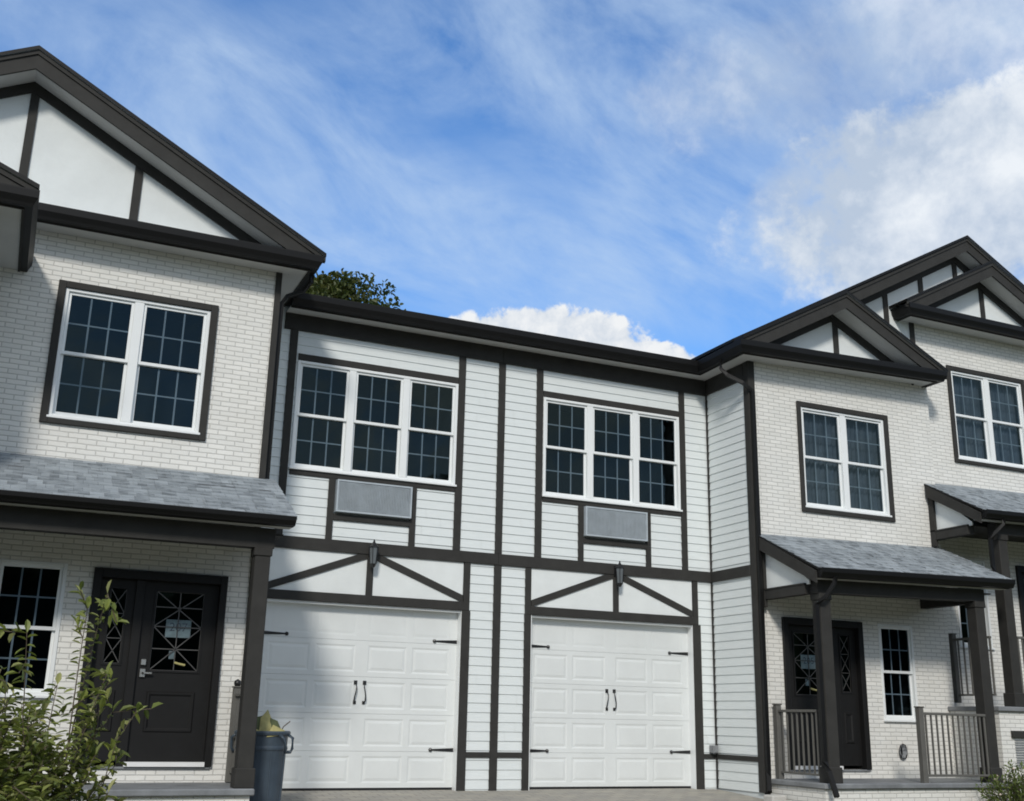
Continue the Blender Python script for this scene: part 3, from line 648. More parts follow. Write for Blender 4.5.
# right house
front(hA, None, 6.885, 10.45, -.2, 6.42, YW, [(7.755, 9.43, 4.126, 5.705), (9.02, 9.70, 1.015, 2.43), (7.21, 8.69, .31, 2.43)])
m = MB(); m.add([(10.45, YW, -.2), (10.45, -.7, -.2), (10.45, -.7, 6.42), (10.45, YW, 6.42)], [(0, 1, 2, 3)]); m.build('brick_return', M['brick'], hA)
window_unit(hA, 7.755, 9.43, 4.126, 5.705, YW-.012, 2, .105, brickmould=(7.686, 9.515, 4.035, 5.785), curtains=(0, 1))
window_unit(hA, 9.02, 9.70, 1.015, 2.43, YW-.012, 1)
XA = lambda a: 6.85+a
entry(hA, XA, YW, .31, True, '205')
m = MB(); m.lathe((9.31, YW-.0, .57), [(.0, -.11), (.05, -.095), (.075, -.05), (.08, 0), (.075, .05), (.05, .095), (0, .11)], 14)
for i, v in enumerate(m.v): m.v[i] = (v[0], YW-.002-(.04 if abs(v[1]-YW) < .06 else 0), v[2])
m.build('dryer_vent', M['boxgrey'], hA)
porch(hA, XA, 3.4, YW, -2.46, .19, (3.59, 3.67), 2.845, 2.925, (6.80, 10.42), ('L',), (7.07, 9.94), [
    ((6.985, -1.25), (6.985, -2.10), .27, 1.12, 7, (0,)), ((8.62, -2.28), (9.84, -2.28), .27, 1.12, 11, (0,))], (6.84, 10.30), -.6, gh=.7, bh=.19, inner=(9.98,))
# left house (mirrored)
front(hL, None, -3.95, -.50, -.4, 6.42, YW, [(-2.985, -1.305, 4.126, 5.69), (-3.28, -2.56, 1.05, 2.475), (-2.28, -.80, .33, 2.45)])
m = MB(); m.add([(-.50, YW, -.2), (-.50, .1, -.2), (-.50, .1, 6.42), (-.50, YW, 6.42)], [(0, 1, 2, 3)]); m.build('side_wall', M['siding'], hL)
m = MB(); m.box(-.545, -.468, YW-.03, YW-.002, .17, 6.36); m.box(-.50, -.468, YW-.001, YW+.10, .17, 6.36); m.build('corner_board', M['trim'], hL, .004)
window_unit(hL, -2.985, -1.305, 4.126, 5.69, YW-.012, 2, .11, brickmould=(-3.07, -1.22, 4.04, 5.77))
window_unit(hL, -3.28, -2.56, 1.05, 2.475, YW-.012, 1)
XL = lambda a: -.44-a
entry(hL, XL, YW, .33, True, '207')
porch(hL, XL, 3.4, YW, -2.40, .165, (3.60, 3.63), 2.885, 2.90, (-6.0, -.34), (), (-5.2, -.635), [
    ((-.60, -1.25), (-.60, -2.05), .27, 1.13, 7, (0,))], (-6.0, -.53), -.6, gh=.56, pw=.085)
m = MB(); m.lathe((-.60, -1.25, 1.205), [(0, .0), (.03, .005), (.042, .035), (.035, .065), (0, .085)], 12); m.build('newel_cap', M['iron'], hL, smooth=True)
# house at the right edge, one step further up the slope
YB = -.95; dzB = 1.13
front(hB, None, 10.452, 14.4, -.4, 7.66, YB, [(11.22, 12.91, 5.32, 6.885), (10.90, 11.60, 2.18, 3.60), (12.3, 13.78, 1.46, 3.58)])
window_unit(hB, 11.22, 12.91, 5.32, 6.885, YB-.012, 2, .105, brickmould=(11.14, 12.99, 5.24, 6.965), curtains=(0, 1))
window_unit(hB, 10.90, 11.60, 2.18, 3.60, YB-.012, 1)
XB = lambda a: 14.14-a
entry(hB, XB, YB, 1.46, False)
m = MB(); m.add([(10.452, YW-.004, 4.74), (14.3, YW-.004, 4.82), (14.3, YB, 4.90), (10.452, YB, 4.82), (10.452, YW-.004, 4.70), (14.3, YW-.004, 4.78), (14.3, YB, 4.86), (10.452, YB, 4.78)], [(0, 1, 2, 3), (7, 6, 5, 4), (0, 4, 5, 1)]); m.build('roof_flashing', M['shingle'], hB)
porch(hB, XB, 3.4, YW-.006, -2.24, 1.24, (4.70, 4.78), 4.00, 4.08, (10.20, 14.3), ('L',), (10.80, 13.6), [
    ((10.58, -1.10), (10.58, -1.85), 1.40, 2.28, 6, (0,)), ((10.92, -2.04), (12.0, -2.04), 1.40, 2.28, 9, (1,))], (10.30, 14.3), -.4, yc=YB, gh=.7, bh=.19)
m = MB(); m.box(10.58, 11.15, -2.085, -2.06, .36, .799)
for k in range(12): m.box(10.60, 11.13, -2.105, -2.0851, .375+k*.035, .392+k*.035)
m.build('foundation_vent', M['boxgrey'], hB)
board(hB, 'vent_header', 10.54, 11.2, -2.13, -2.06, .80, .90)

# ---- main eaves
pA = [(-.14, -.33, 6.25), (6.47, -.33, 6.27), (6.47, -1.48, 6.30), (10.36, -1.48, 6.40), (10.36, YW-.003, 6.40)]
m_pA = pA[1:]
eave(hL, [(-.14, -.33, 6.25), (3.157, -.33, 6.26)], .32, False)
eave(hA, [(3.159, -.33, 6.26), (6.47, -.33, 6.27), (6.47, -1.48, 6.29), (10.36, -1.48, 6.40), (10.36, YW-.003, 6.40)], .32, True, [(6.47, -1.48, 6.29), (10.36, -1.48, 6.40)])
eave(hL, [(-7.3, -1.47, 6.33), (-.17, -1.47, 6.34), (-.17, -.05, 6.34)], .31, True, [(-7.3, -1.47, 6.33), (-.17, -1.47, 6.34)])
eave(hB, [(10.10, YB-.005, 7.60), (10.10, -1.28, 7.60), (13.98, -1.28, 7.60), (13.98, YB, 7.60)], .32, True, [(10.10, -1.28, 7.60), (13.98, -1.28, 7.60)])
# ---- gables
def gable_panel(house, poly, y, posts, name='gable_panel'):
    MB().ext(poly, y-.012, y+.03).build(name, M['stucco'], house)
    for x, z0, z1 in posts: MB().box(x-.05, x+.05, y-.034, y-.013, z0, z1).build('gable_post', M['trim'], house)
# left big gable
gp = [(-7.34, 6.47), (-3.66, 8.42), (-.02, 6.47)]
rake(hL, gp, -1.56, YW, zmin=6.44); roof_slab(hL, gp, -1.60, 7.0)
gable_panel(hL, [(-7.2, 6.42), (-3.66, 8.30), (-.16, 6.42)], YW, [(-3.63, 6.5, 8.1), (-2.345, 6.5, 7.50), (-4.9, 6.5, 7.5)])
# right house small gable
ga = [(6.40, 6.44), (8.47, 7.55), (10.50, 6.52)]
rake(hA, ga, -1.56, YW-.004, zmin=6.45); roof_slab(hA, ga, -1.60, -1.10)
gable_panel(hA, [(6.55, 6.40), (8.47, 7.45), (10.36, 6.45)], YW, [(8.545, 6.5, 7.3)])
# tall gable behind, across both right-hand houses
gb = [(8.2, 7.43), (11.55, 9.27), (12.25, 8.88)]
rake(hA, gb, -1.30, YB-.004)
full = [(6.38, 6.46), (11.55, 9.27), (14.4, 7.70)]
roof_slab(hA, full, -1.34, 8.0)
gable_panel(hA, [(6.8, 6.45), (11.55, 9.15), (14.2, 7.7), (10.46, 7.63), (10.46, 6.44)], YB, [(9.86, 6.7, 8.15), (10.70, 7.65, 8.60), (11.55, 7.7, 9.0), (10.41, 6.9, 7.70)])
# small gable of the highest house
gc = [(9.94, 7.755), (12.03, 8.86), (14.1, 7.755)]
rake(hB, gc, -1.37, YB-.05, zmin=7.70); roof_slab(hB, gc, -1.40, -.95)
gable_panel(hB, [(10.1, 7.72), (12.03, 8.76), (14.0, 7.72)], YB-.04, [(12.10, 7.8, 8.6)])
# central roof, low pitch
m = MB(); m.add([(-.2, -.36, 6.44), (3.158, -.36, 6.45), (3.158, 5, 7.9), (-.2, 5, 7.9)], [(0, 1, 2, 3)]); m.build('garage_roof', M['shingle'], hL)
m = MB(); m.add([(3.158, -.36, 6.45), (6.6, -.36, 6.46), (6.6, 5, 7.9), (3.158, 5, 7.9)], [(0, 1, 2, 3)]); m.build('garage_roof', M['shingle'], hA)
for hs, xa, xb in ((hL, -.2, 3.158), (hA, 3.158, 8.0)):
    m = MB(); m.add([(xa, 5, 7.9), (xb, 5, 7.9), (xb, 10, 6.4), (xa, 10, 6.4)], [(0, 1, 2, 3)]); m.build('rear_roof', M['shingle'], hs)
# house bodies behind the fronts (sides and backs)
m = MB(); m.add([(-7.2, 7, -.3), (-.5, 7, -.3), (-.5, 7, 6.45), (-7.2, 7, 6.45), (-3.66, 7, 8.4), (-.5, .1, -.3), (-.5, .1, 6.45), (3.158, 9.9, -.3), (3.158, 9.9, 6.4), (-.5, 9.9, -.3), (-.5, 9.9, 6.4)],
    [(0, 1, 2, 4, 3), (1, 5, 6, 2), (9, 7, 8, 10), (1, 9, 10, 2)]); m.build('rear_wall', M['siding'], hL)
m = MB(); m.add([(6.8, 8, -.3), (10.45, 8, -.3), (10.45, 8, 6.45), (6.8, 8, 6.45), (11.55, 8, 9.2), (6.8, .2, -.3), (6.8, .2, 6.45), (3.158, 9.9, -.3), (3.158, 9.9, 6.4), (6.8, 9.9, -.3), (6.8, 9.9, 6.4)],
    [(0, 1, 2, 4, 3), (0, 5, 6, 3), (7, 9, 10, 8), (0, 9, 10, 3)]); m.build('rear_wall', M['siding'], hA)
m = MB(); m.add([(10.46, 8, 0), (14.4, 8, 0), (14.4, 8, 7.7), (11.55, 8, 9.2), (10.46, 8, 8.6), (14.4, YB, 0), (14.4, YB, 7.7)], [(0, 1, 2, 3, 4), (1, 5, 6, 2)]); m.build('rear_wall', M['siding'], hB)
# ---- house at the far left: deep projecting gable
m = MB(); m.box(-7.2, -3.97, -2.72, YW-.01, -.6, 5.86); m.build('brick_wall', M['brick'], hZ)
eave(hZ, [(-7.6, -2.99, 5.80), (-3.50, -2.99, 5.80), (-3.50, YW-.004, 5.80)], .48, False)
gz_ = [(-7.7, 5.955), (-5.55, 6.85), (-3.39, 5.955)]
rake(hZ, gz_, -3.07, -2.72, zmin=5.90); roof_slab(hZ, gz_, -3.11, YW-.03)
gable_panel(hZ, [(-7.4, 5.93), (-5.55, 6.7), (-3.75, 5.93)], -2.72, [(-5.55, 6.0, 6.8)])
window_unit(hZ, -6.4, -4.7, 3.6, 5.1, -2.76, 2, .15, brickmould=(-6.48, -4.62, 3.52, 5.18), deep=.1)

# ---- downspouts
def spout(house, pts, r=.036): MB().tube(pts, r, 4, flat=.8).build('downspout', M['gutter'], house)
spout(hA, [(6.385, -1.02, 6.30), (6.385, -1.02, 6.16), (6.45, -1.08, 6.05), (6.66, -1.19, 5.92), (6.80, -1.235, 5.80), (6.80, -1.235, .30), (6.775, -1.27, .20), (6.70, -1.38, .03)], .042)
MB().box(6.56, 6.80, -1.62, -1.40, -.15, .0).build('splash_block', M['concrete'], hA, .02)
spout(hL, [(-.115, -1.30, 6.36), (-.115, -1.28, 6.26), (-.18, -1.18, 6.16), (-.37, -1.10, 6.08), (-.43, -1.09, 5.98), (-.43, -1.09, 3.62)], .036)
spout(hA, [(7.06, -2.54, 2.86), (7.06, -2.52, 2.78), (6.98, -2.42, 2.60), (6.905, -2.30, 2.50), (6.905, -2.30, .46), (6.88, -2.40, .34), (6.86, -2.55, .04)], .042)
spout(hB, [(10.60, -2.32, 4.02), (10.60, -2.30, 3.94), (10.48, -2.22, 3.80), (10.42, -2.18, 3.70), (10.44, -2.16, 3.3), (10.42, -2.22, 3.13)], .040)
m = MB(); m.box(6.66, 6.75, -.13, -.02, .49, .60); m.box(6.675, 6.735, -.14, -.131, .505, .585); m.build('outlet_box', M['boxgrey'], hA, .006)

# ================================================================== trash can
bc = (-.345, -1.60); bz = gz(*bc)+.045
t = empty('trash_can', (bc[0], bc[1], bz), 'round slate-blue trash can heaped with waste beside the left porch post', 'trash can')
m = MB(); m.lathe((bc[0], bc[1], bz), [(0, .0), (.242, .0), (.250, .02), (.254, .10), (.272, .58), (.276, .60), (.285, .605), (.285, .63), (.278, .64), (.284, .74), (.305, .75), (.31, .775), (.30, .79), (.275, .78), (.262, .70), (.25, .45), (.0, .44)], 32)
for k in range(8):
    a = 2*math.pi*k/8+.2; c_, s_ = math.cos(a), math.sin(a)
    m.tube([(bc[0]+.253*c_, bc[1]+.253*s_, bz+.06), (bc[0]+.272*c_, bc[1]+.272*s_, bz+.58)], .012, 4)
body = m.build('bin_body', M['bin'], t, .003, smooth=False)
for sg in (-1, 1):
    a = math.radians(-48) if sg > 0 else math.radians(132); c_, s_ = math.cos(a), math.sin(a); px_, py_ = -s_, c_
    P = lambda r, w, z: (bc[0]+c_*r+px_*w, bc[1]+s_*r+py_*w, bz+z)
    m = MB(); m.tube([P(.29, -.085, .75), P(.35, -.08, .72), P(.365, -.06, .62), P(.35, -.05, .585), P(.35, .05, .585), P(.365, .06, .62), P(.35, .08, .72), P(.29, .085, .75)], .017, 6); m.build('bin_handle', M['bin'], t, smooth=True)
t.scale = (1.0, 1.0, 1.07)
w = empty('cardboard_scraps', (bc[0], bc[1], bz+.70), 'crumpled olive cardboard and dry leaves sticking out of the trash can', 'cardboard')
def sheet(name, pts, mat, bend=.03):
    m = MB(); a, b, c, e = [Vector(p) for p in pts]; n = 5; vs = []; nr = (b-a).cross(e-a).normalized()
    for i in range(n+1):
        for j in range(n+1):
            u_, v_ = i/n, j/n; p = a*(1-u_)*(1-v_)+b*u_*(1-v_)+c*u_*v_+e*(1-u_)*v_ + nr*bend*math.sin(u_*3.1)*math.sin(v_*2.7+.4)
            vs.append(p)
    k = (n+1)**2; vs += [p+nr*.005 for p in vs]
    fs = [(i*(n+1)+j, (i+1)*(n+1)+j, (i+1)*(n+1)+j+1, i*(n+1)+j+1) for i in range(n) for j in range(n)]
    fs += [tuple(q+k for q in reversed(f)) for f in fs]; m.add(vs, fs); m.build(name, mat, w)
B_ = Vector((bc[0], bc[1], bz+.05))
sheet('cardboard_sheet', [B_+Vector((-.26, -.10, .74)), B_+Vector((-.02, -.20, .72)), B_+Vector((.0, -.10, .96)), B_+Vector((-.24, -.02, .90))], M['card_in'])
sheet('cardboard_flap', [B_+Vector((-.10, -.24, .72)), B_+Vector((.12, -.18, .76)), B_+Vector((.02, -.08, 1.02)), B_+Vector((-.06, -.12, .93))], M['card'])
sheet('cardboard_flap', [B_+Vector((.02, -.22, .74)), B_+Vector((.20, -.12, .76)), B_+Vector((.14, -.06, .90)), B_+Vector((.04, -.14, .93))], M['card_in'])
sheet('cardboard_flap', [B_+Vector((-.28, -.16, .72)), B_+Vector((-.06, -.27, .74)), B_+Vector((-.09, -.24, .80)), B_+Vector((-.27, -.14, .88))], M['card'])
sheet('cardboard_flap', [B_+Vector((-.02, -.29, .73)), B_+Vector((.17, -.24, .75)), B_+Vector((.20, -.20, .80)), B_+Vector((.05, -.26, .86))], M['card'])
m = MB()
for k in range(120):
    a = random.random()*6.28; r = random.random()*.24; p = B_+Vector((r*math.cos(a), r*math.sin(a), .73+random.random()*.12*(1-r/.3))); d1 = Vector((random.uniform(-1, 1), random.uniform(-1, 1), random.uniform(-.3, .8))).normalized()*.05; d2 = d1.cross(Vector((random.random(), random.random(), 1))).normalized()*.02
    m.add([p, p+d1*.5+d2, p+d1, p+d1*.5-d2], [(0, 1, 2, 3)])
m.build('dry_leaves', M['card_in'], w)
m = MB(); m.tube([B_+Vector((.15, -.1, .70)), B_+Vector((.2, -.12, .84)), B_+Vector((.27, -.13, .90))], .006, 5); m.build('twig', M['bark'], w)

# ================================================================== plants
def leaf(mb, p, d, up, L, wd, fold=.3):
    d = d.normalized(); s = d.cross(up)
    if s.length < 1e-3: s = Vector((1, 0, 0))
    s.normalize(); n = s.cross(d); h = n*fold*wd; droop = -Vector((0, 0, 1))*L*.12
    mb.add([p, p+d*L*.35+s*wd*.5+h, p+d*L*.75+s*wd*.38+h+droop*.6, p+d*L+droop, p+d*L*.75-s*wd*.38+h+droop*.6, p+d*L*.35-s*wd*.5+h, p+d*L*.5+droop*.3],
           [(0, 1, 6), (1, 2, 6), (2, 3, 6), (3, 4, 6), (4, 5, 6), (5, 0, 6)])
def rnd(a=1): return Vector((random.uniform(-a, a), random.uniform(-a, a), random.uniform(-a, a)))
random.seed(11)
sb = Vector((-3.06, -9.8, gz(-3.02, -9.8)))
sh = empty('shrub', sb, 'tall loose green shrub with arching leafy branches at the lower left corner', 'shrub')
st = MB(); lf = MB(); tips = []
for (x, z, y) in [(-2.73, 1.43, -9.7), (-2.80, 1.36, -9.75), (-2.70, 1.12, -9.75), (-2.66, .98, -9.7), (-2.64, .88, -9.8), (-2.63, .79, -9.75), (-2.66, .70, -9.9), (-3.0, 1.27, -9.6), (-3.12, 1.22, -9.8), (-2.86, 1.08, -9.5), (-2.94, .95, -9.6), (-2.72, .92, -9.6), (-2.70, .60, -9.7), (-2.78, .78, -9.8)]:
    tips.append(Vector((x-.05, y, z-.07)))
tips += [t_+Vector((random.uniform(-.14, .01), random.uniform(-.2, .2), random.uniform(-.16, .02))) for t_ in tips[3:] for _ in range(1)]
NL = len(tips)
for i in range(150):
    a = random.random()*6.28; r = .05+.50*random.random()**.8
    x = sb.x-.10+r*math.cos(a)*.95; top = .94 if x < -2.98 else .94-.55*min(1, (x+2.98)/.32)
    z = sb.z+.25+random.random()**.75*(top+.50-sb.z*0-.25)
    tips.append(Vector((x, sb.y+r*math.sin(a)*.9, z)))
for ti, tp in enumerate(tips):
    base = sb+Vector((random.uniform(-.22, .22), random.uniform(-.2, .2), .0)); N = 12
    ctrl = base.lerp(tp, .40); ctrl.z = base.z+(tp.z-base.z)*(.85 if ti >= NL else .66); ctrl += rnd(.05)
    pts = [base*(1-t)**2+ctrl*2*t*(1-t)+tp*t*t for t in [k/N for k in range(N+1)]]
    st.tube(pts, [.006*(1-.75*k/N) for k in range(N+1)], 5)
    for k in range(3, N+1):
        dn = (pts[k]-pts[k-1]).normalized()
        nl = 9 if k > 4 else 5
        for q in range(nl):
            p = pts[k-1].lerp(pts[k], (q+random.random())/nl); side = dn.cross(Vector((0, 0, 1))).normalized()*(1 if (k+q) % 2 else -1)
            leaf(lf, p, dn*.12+side*.95+rnd(.42)+Vector((0, 0, -.12)), Vector((0, 0, 1))+rnd(.55), random.uniform(.030, .052), random.uniform(.013, .020))
        if random.random() < (.40 if ti >= NL else .55):
            tw = (dn*.5+rnd(.7)+Vector((.15, 0, -.25))).normalized()*random.uniform(.07, .15); q0 = pts[k]; st.tube([q0, q0+tw], .0022, 4)
            for q in range(6):
                leaf(lf, q0+tw*((q+1)/6), tw.normalized()*.7+rnd(.8), Vector((0, 0, 1))+rnd(.5), random.uniform(.045, .07), random.uniform(.018, .030))
    leaf(lf, tp, (pts[-1]-pts[-2]), Vector((0, 0, 1)), .065, .024)
for (cx_, cz_, rx_, rz_, nn) in ((-3.14, .18, .36, .72, 12500), (-2.95, .0, .27, .52, 4600), (-3.22, .52, .16, .46, 1600)):
    for k in range(nn//7):
        v = Vector((random.gauss(0, 1), random.gauss(0, 1), random.gauss(0, 1))).normalized()*(.35+.68*random.random()**.6)
        c0 = Vector((cx_+v.x*rx_, sb.y+v.y*.42, cz_+v.z*rz_)); d0 = (Vector((v.x*.9, v.y*.9, .55))+rnd(.5)).normalized()*random.uniform(.07, .13); st.tube([c0, c0+d0], .0018, 4)
        for q in range(7):
            sd_ = d0.normalized().cross(Vector((0, 0, 1))).normalized()*(1 if q % 2 else -1)
            leaf(lf, c0+d0*((q+1)/7), d0.normalized()*.5+sd_*.9+rnd(.35)+Vector((0, 0, -.15)), Vector((0, 0, 1))+rnd(.45), random.uniform(.032, .055), random.uniform(.014, .022))
st.build('stems', M['bark'], sh); lf.build('foliage', M['leaf'], sh)

random.seed(3)
rb = Vector((9.75, -3.05, gz(9.75, -3.05)))
rs = empty('shrub', rb, 'low bright green shrub with pale blooms at the lower right corner', 'shrub')
st = MB(); lf = MB(); blooms = []
for i in range(170):
    a = random.random()*6.28; r = .62*random.random()**.5; base = rb+Vector((r*.6*math.cos(a)*1.1, r*.6*math.sin(a), -.02)); hgt = (.48+.30*random.random())*(1-.4*(r/.62)**2)
    tp = rb+Vector((r*math.cos(a)*1.25, r*math.sin(a), hgt)); st.tube([base, base.lerp(tp, .5)+Vector((0, 0, .04)), tp], [.005, .004, .002], 4)
    for k in range(13):
        p = base.lerp(tp, .25+.75*k/12); leaf(lf, p, (tp-base).normalized()*.8+rnd(.8), Vector((0, 0, 1))+rnd(.6), random.uniform(.05, .09), random.uniform(.018, .03))
    if random.random() < .10 and len(blooms) < 14: blooms.append(MB().lathe(tuple(tp+Vector((0, -.02, .0))), [(0, -.02), (.02, 0), (0, .02)], 6))
st.build('stems', M['bark'], rs); lf.build('foliage', M['box_leaf'], rs)
for fb in blooms: fb.build('bloom', M['flower'], rs)

# tree behind the roofs
random.seed(5)
tb = Vector((1.2, 13.0, gz(1.2, 13)))
tr = empty('tree', tb, 'dark green leafy tree rising behind the garage roof beside the left gable', 'tree')
st = MB(); lf = MB(); top = tb.z+11.6
st.tube([tb, tb+Vector((.1, 0, 3)), tb+Vector((0, .1, 6)), tb+Vector((.1, 0, 8.6)), tb+Vector((.1, 0, 11.8))], [.28, .23, .17, .12, .04], 8)
cl = []
cc = Vector((2.25, 13.0, 9.25))
for i in range(300):
    v = Vector((random.gauss(0, 1), random.gauss(0, 1), random.gauss(0, 1))).normalized()*(.45+.55*random.random()**.5)
    c = cc+Vector((v.x*4.2, v.y*3.2, v.z*2.75)); cl.append(c)
    if i % 2 == 0:
        b0 = tb+Vector((.05, 0, random.uniform(4.5, 9))); b0.z = min(b0.z, c.z-.2); st.tube([b0, b0.lerp(c, .5)+Vector((0, 0, .25)), c], [.06, .035, .012], 5)
for c in cl:
    rr = random.uniform(.45, .85)
    for k in range(330):
        v = rnd(1)
        if v.length > 1: v.normalize()
        p = c+v*rr; p.z -= abs(v.x)*.05
        leaf(lf, p, rnd(1)+Vector((0, 0, -.2)), Vector((0, 0, 1))+rnd(.7), random.uniform(.12, .20), random.uniform(.065, .105))
st.build('trunk', M['bark'], tr, smooth=True); lf.build('crown', M['tree_leaf'], tr)

# unseen belt of trees added behind the camera: darkens low sky, shows in panes
wv = []; wf = []; nx = 150
for i in range(nx+1):
    a = math.radians(-205+230*i/nx); R_ = 62+5*math.sin(i*.9)+4*random.random(); hh = 11+3.0*math.sin(i*.37)+2.5*math.sin(i*1.3)+random.random()*2.5
    for k, (f, o_) in enumerate(((0, 0), (.35, -2.2), (.65, -2.0), (.85, -.3), (1., 2.6), (.6, 8), (0, 8))):
        r = R_+o_+random.uniform(-1.1, 1.1); wv.append((3+r*math.cos(a), -2+r*math.sin(a), -1+hh*f+random.uniform(-.5, .5)*(f > 0)))
for i in range(nx):
    for k in range(6): wf.append((i*7+k, (i+1)*7+k, (i+1)*7+k+1, i*7+k+1))
wm, wnt, wb = new_mat('added_woodland'); wcol = mixcol(wnt, mapr(wnt, noise(wnt, .5, 9, .75, objvec(wnt)), .35, .65), (.02, .032, .01), (.07, .09, .03)); wnt.links.new(wcol, wb.inputs['Base Color']); wb.inputs['Roughness'].default_value = .95
m = MB(); m.add(wv, wf); wo_ = m.build('added_woodland', wm); wo_['kind'] = 'stuff'; wo_['label'] = 'unseen dark green woods added across the road to block the low sky'; wo_['category'] = 'woods'

# ================================================================== light and sky
SUN = Vector((-.55, -1, .78)).normalized()
sd = bpy.data.lights.new('sun', 'SUN'); sd.energy = 2.32; sd.angle = math.radians(8.5); sd.color = (1, .95, .87)
so = bpy.data.objects.new('sun', sd); COL.objects.link(so); so.rotation_euler = SUN.to_track_quat('Z', 'Y').to_euler()
wd = bpy.data.worlds.new('World'); scene.world = wd; wd.use_nodes = True; nt = wd.node_tree; nt.nodes.clear()
out = nt.nodes.new('ShaderNodeOutputWorld'); bg = nt.nodes.new('ShaderNodeBackground'); nt.links.new(bg.outputs[0], out.inputs[0])
sky = nt.nodes.new('ShaderNodeTexSky'); sky.sky_type = 'NISHITA'; sky.sun_disc = False
sky.sun_elevation = math.asin(SUN.z); sky.sun_rotation = math.atan2(SUN.x, SUN.y) % (2*math.pi)
sky.air_density = 1.0; sky.dust_density = .6; sky.ozone_density = 2.5
bg.inputs['Strength'].default_value = .12
tc = nt.nodes.new('ShaderNodeTexCoord').outputs['Generated']
def vdot(v, d, off=0.):
    n = nt.nodes.new('ShaderNodeVectorMath'); n.operation = 'DOT_PRODUCT'; nt.links.new(v, n.inputs[0]); n.inputs[1].default_value = d
    return n.outputs['Value']
def mth(op, a, b=None, c=None, clamp=False):
    n = nt.nodes.new('ShaderNodeMath'); n.operation = op; n.use_clamp = clamp
    for i, x in enumerate((a, b, c)):
        if x is None: continue
        if isinstance(x, bpy.types.NodeSocket): nt.links.new(x, n.inputs[i])
        else: n.inputs[i].default_value = x
    return n.outputs[0]
def blob(u, v, ru, rv, ang=0.):
    """soft elliptical patch of sky about the bearing of a cloud; 1 in the middle, 0 at the rim"""
    d = direction(u, v); e1 = d.cross(Vector((0, 0, 1))).normalized(); e2 = e1.cross(d).normalized()
    a = math.radians(ang); f1 = e1*math.cos(a)+e2*math.sin(a); f2 = -e1*math.sin(a)+e2*math.cos(a)
    x = mth('MULTIPLY', vdot(tc, f1), FPX/ru); y = mth('MULTIPLY', vdot(tc, f2), FPX/rv)
    r2 = mth('ADD', mth('MULTIPLY', x, x), mth('MULTIPLY', y, y))
    front = mapr(nt, vdot(tc, d), .1, .4)
    return mth('MULTIPLY', mapr(nt, r2, 0, 1, 1, 0), front)
def mapping(v, sc, rot=(0, 0, 0)):
    n = nt.nodes.new('ShaderNodeMapping'); n.inputs['Scale'].default_value = sc; n.inputs['Rotation'].default_value = rot; nt.links.new(v, n.inputs[0]); return n.outputs[0]
def basis(d, sx, sy_, ang):                   # cloud-grain coordinates stretched along a direction of drift
    e1 = d.cross(Vector((0, 0, 1))).normalized(); e2 = e1.cross(d).normalized(); a = math.radians(ang)
    f1 = e1*math.cos(a)+e2*math.sin(a); f2 = -e1*math.sin(a)+e2*math.cos(a)
    n = nt.nodes.new('ShaderNodeCombineXYZ'); nt.links.new(mth('MULTIPLY', vdot(tc, f1), sx), n.inputs[0]); nt.links.new(mth('MULTIPLY', vdot(tc, f2), sy_), n.inputs[1]); nt.links.new(vdot(tc, d), n.inputs[2])
    return n.outputs[0]
dm = direction(520, 200)
wis = noise(nt, 3.6, 10, .60, basis(dm, 1.0, 2.2, -30), .7)
wis2 = noise(nt, 13.0, 8, .62, basis(dm, 1.0, 1.7, -35), .4)
puff = noise(nt, 11.0, 11, .60, tc, .15)
fine = noise(nt, 42.0, 8, .60, tc, .2)
big = noise(nt, 4.5, 5, .5, tc, .2)
def smax(*a):
    r = a[0]
    for x in a[1:]: r = mth('MAXIMUM', r, x)
    return r
def add(*a):
    r = a[0]
    for x in a[1:]: r = mth('ADD', r, x)
    return r
def sc(x, k): return mth('MULTIPLY', x, k)
def ctr(x, k): return sc(mth('SUBTRACT', x, .5), k)
veil_m = add(sc(blob(700, 10, 520, 95, 2), 1.0), sc(blob(400, 215, 330, 90, -24), .95), sc(blob(150, 90, 330, 120, -22), .6),
             sc(blob(600, 270, 260, 55, -16), .6), sc(blob(800, 120, 360, 170, -10), .95), sc(blob(1000, 160, 260, 260, 0), .9), sc(blob(730, 240, 150, 60, -20), .5))
wn = add(wis, ctr(wis2, .28))
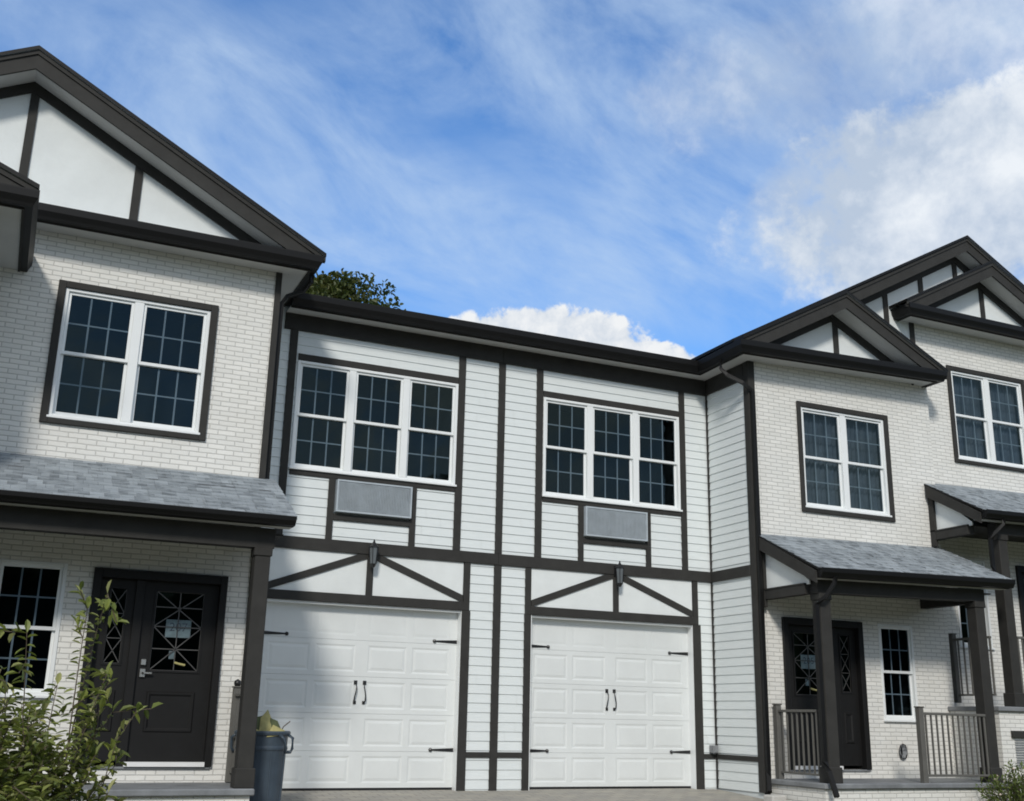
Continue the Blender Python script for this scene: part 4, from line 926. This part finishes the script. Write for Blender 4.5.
veil = mth('MULTIPLY', mapr(nt, wn, .31, .72, .03, 1.0), mth('MINIMUM', add(veil_m, .20), 1.0), clamp=True)
def cum(mask, lo, hi, n, amt): return mth('MULTIPLY', mapr(nt, add(mask, ctr(n, amt)), lo, hi, 0, 1, True), mapr(nt, mask, .02, .25, 0, 1, True))
pf = add(puff, ctr(fine, .30))
c1 = smax(cum(blob(975, 195, 265, 135, 0), .26, .66, pf, 1.5), sc(cum(blob(900, 50, 330, 95, 5), .25, 1.1, pf, 1.7), .55), sc(cum(blob(800, 190, 80, 48, 20), .25, .95, pf, 1.8), .75))
c2 = cum(smax(blob(535, 350, 150, 52, 2), blob(655, 365, 75, 30, -12)), .22, .46, add(fine, ctr(puff, .4)), 1.3)
skyc = mixcol(nt, 1.0, sky.outputs[0], (.66, 1.15, 1.60), 'MULTIPLY')
K = 1/.12
def C(r, g_, b_): return (r*K, g_*K, b_*K)
col = mixcol(nt, mth('MULTIPLY', veil, .80), skyc, C(.55, .70, .90))
# unseen bright broken cloud added behind and above the viewer to whiten the fill
bd = Vector((-FWD.x, -FWD.y, .75)).normalized()
back = mth('MULTIPLY', mapr(nt, vdot(tc, bd), -.05, .45, 0, 1, True), mapr(nt, add(big, ctr(puff, .5)), .32, .62, .45, 1, True))
col = mixcol(nt, back, col, mixcol(nt, mapr(nt, pf, .3, .7), C(.53, .58, .62), C(.86, .88, .88)))
lit = mapr(nt, add(pf, ctr(big, 1.0)), .36, .66)
cc1 = mixcol(nt, lit, C(.50, .59, .72), C(.88, .92, .96))
col = mixcol(nt, sc(c1, .95), col, cc1)
cc2 = mixcol(nt, mapr(nt, fine, .36, .6), C(.66, .72, .80), C(.88, .90, .92))
col = mixcol(nt, c2, col, cc2)
nt.links.new(col, bg.inputs['Color'])
vs = scene.view_settings; vs.view_transform = 'Standard'; vs.look = 'None'; vs.exposure = 0; vs.gamma = 1; vs.use_curve_mapping = False
scene.cycles.max_bounces = 6; scene.cycles.transparent_max_bounces = 8
scene.cycles.filter_width = 1.8
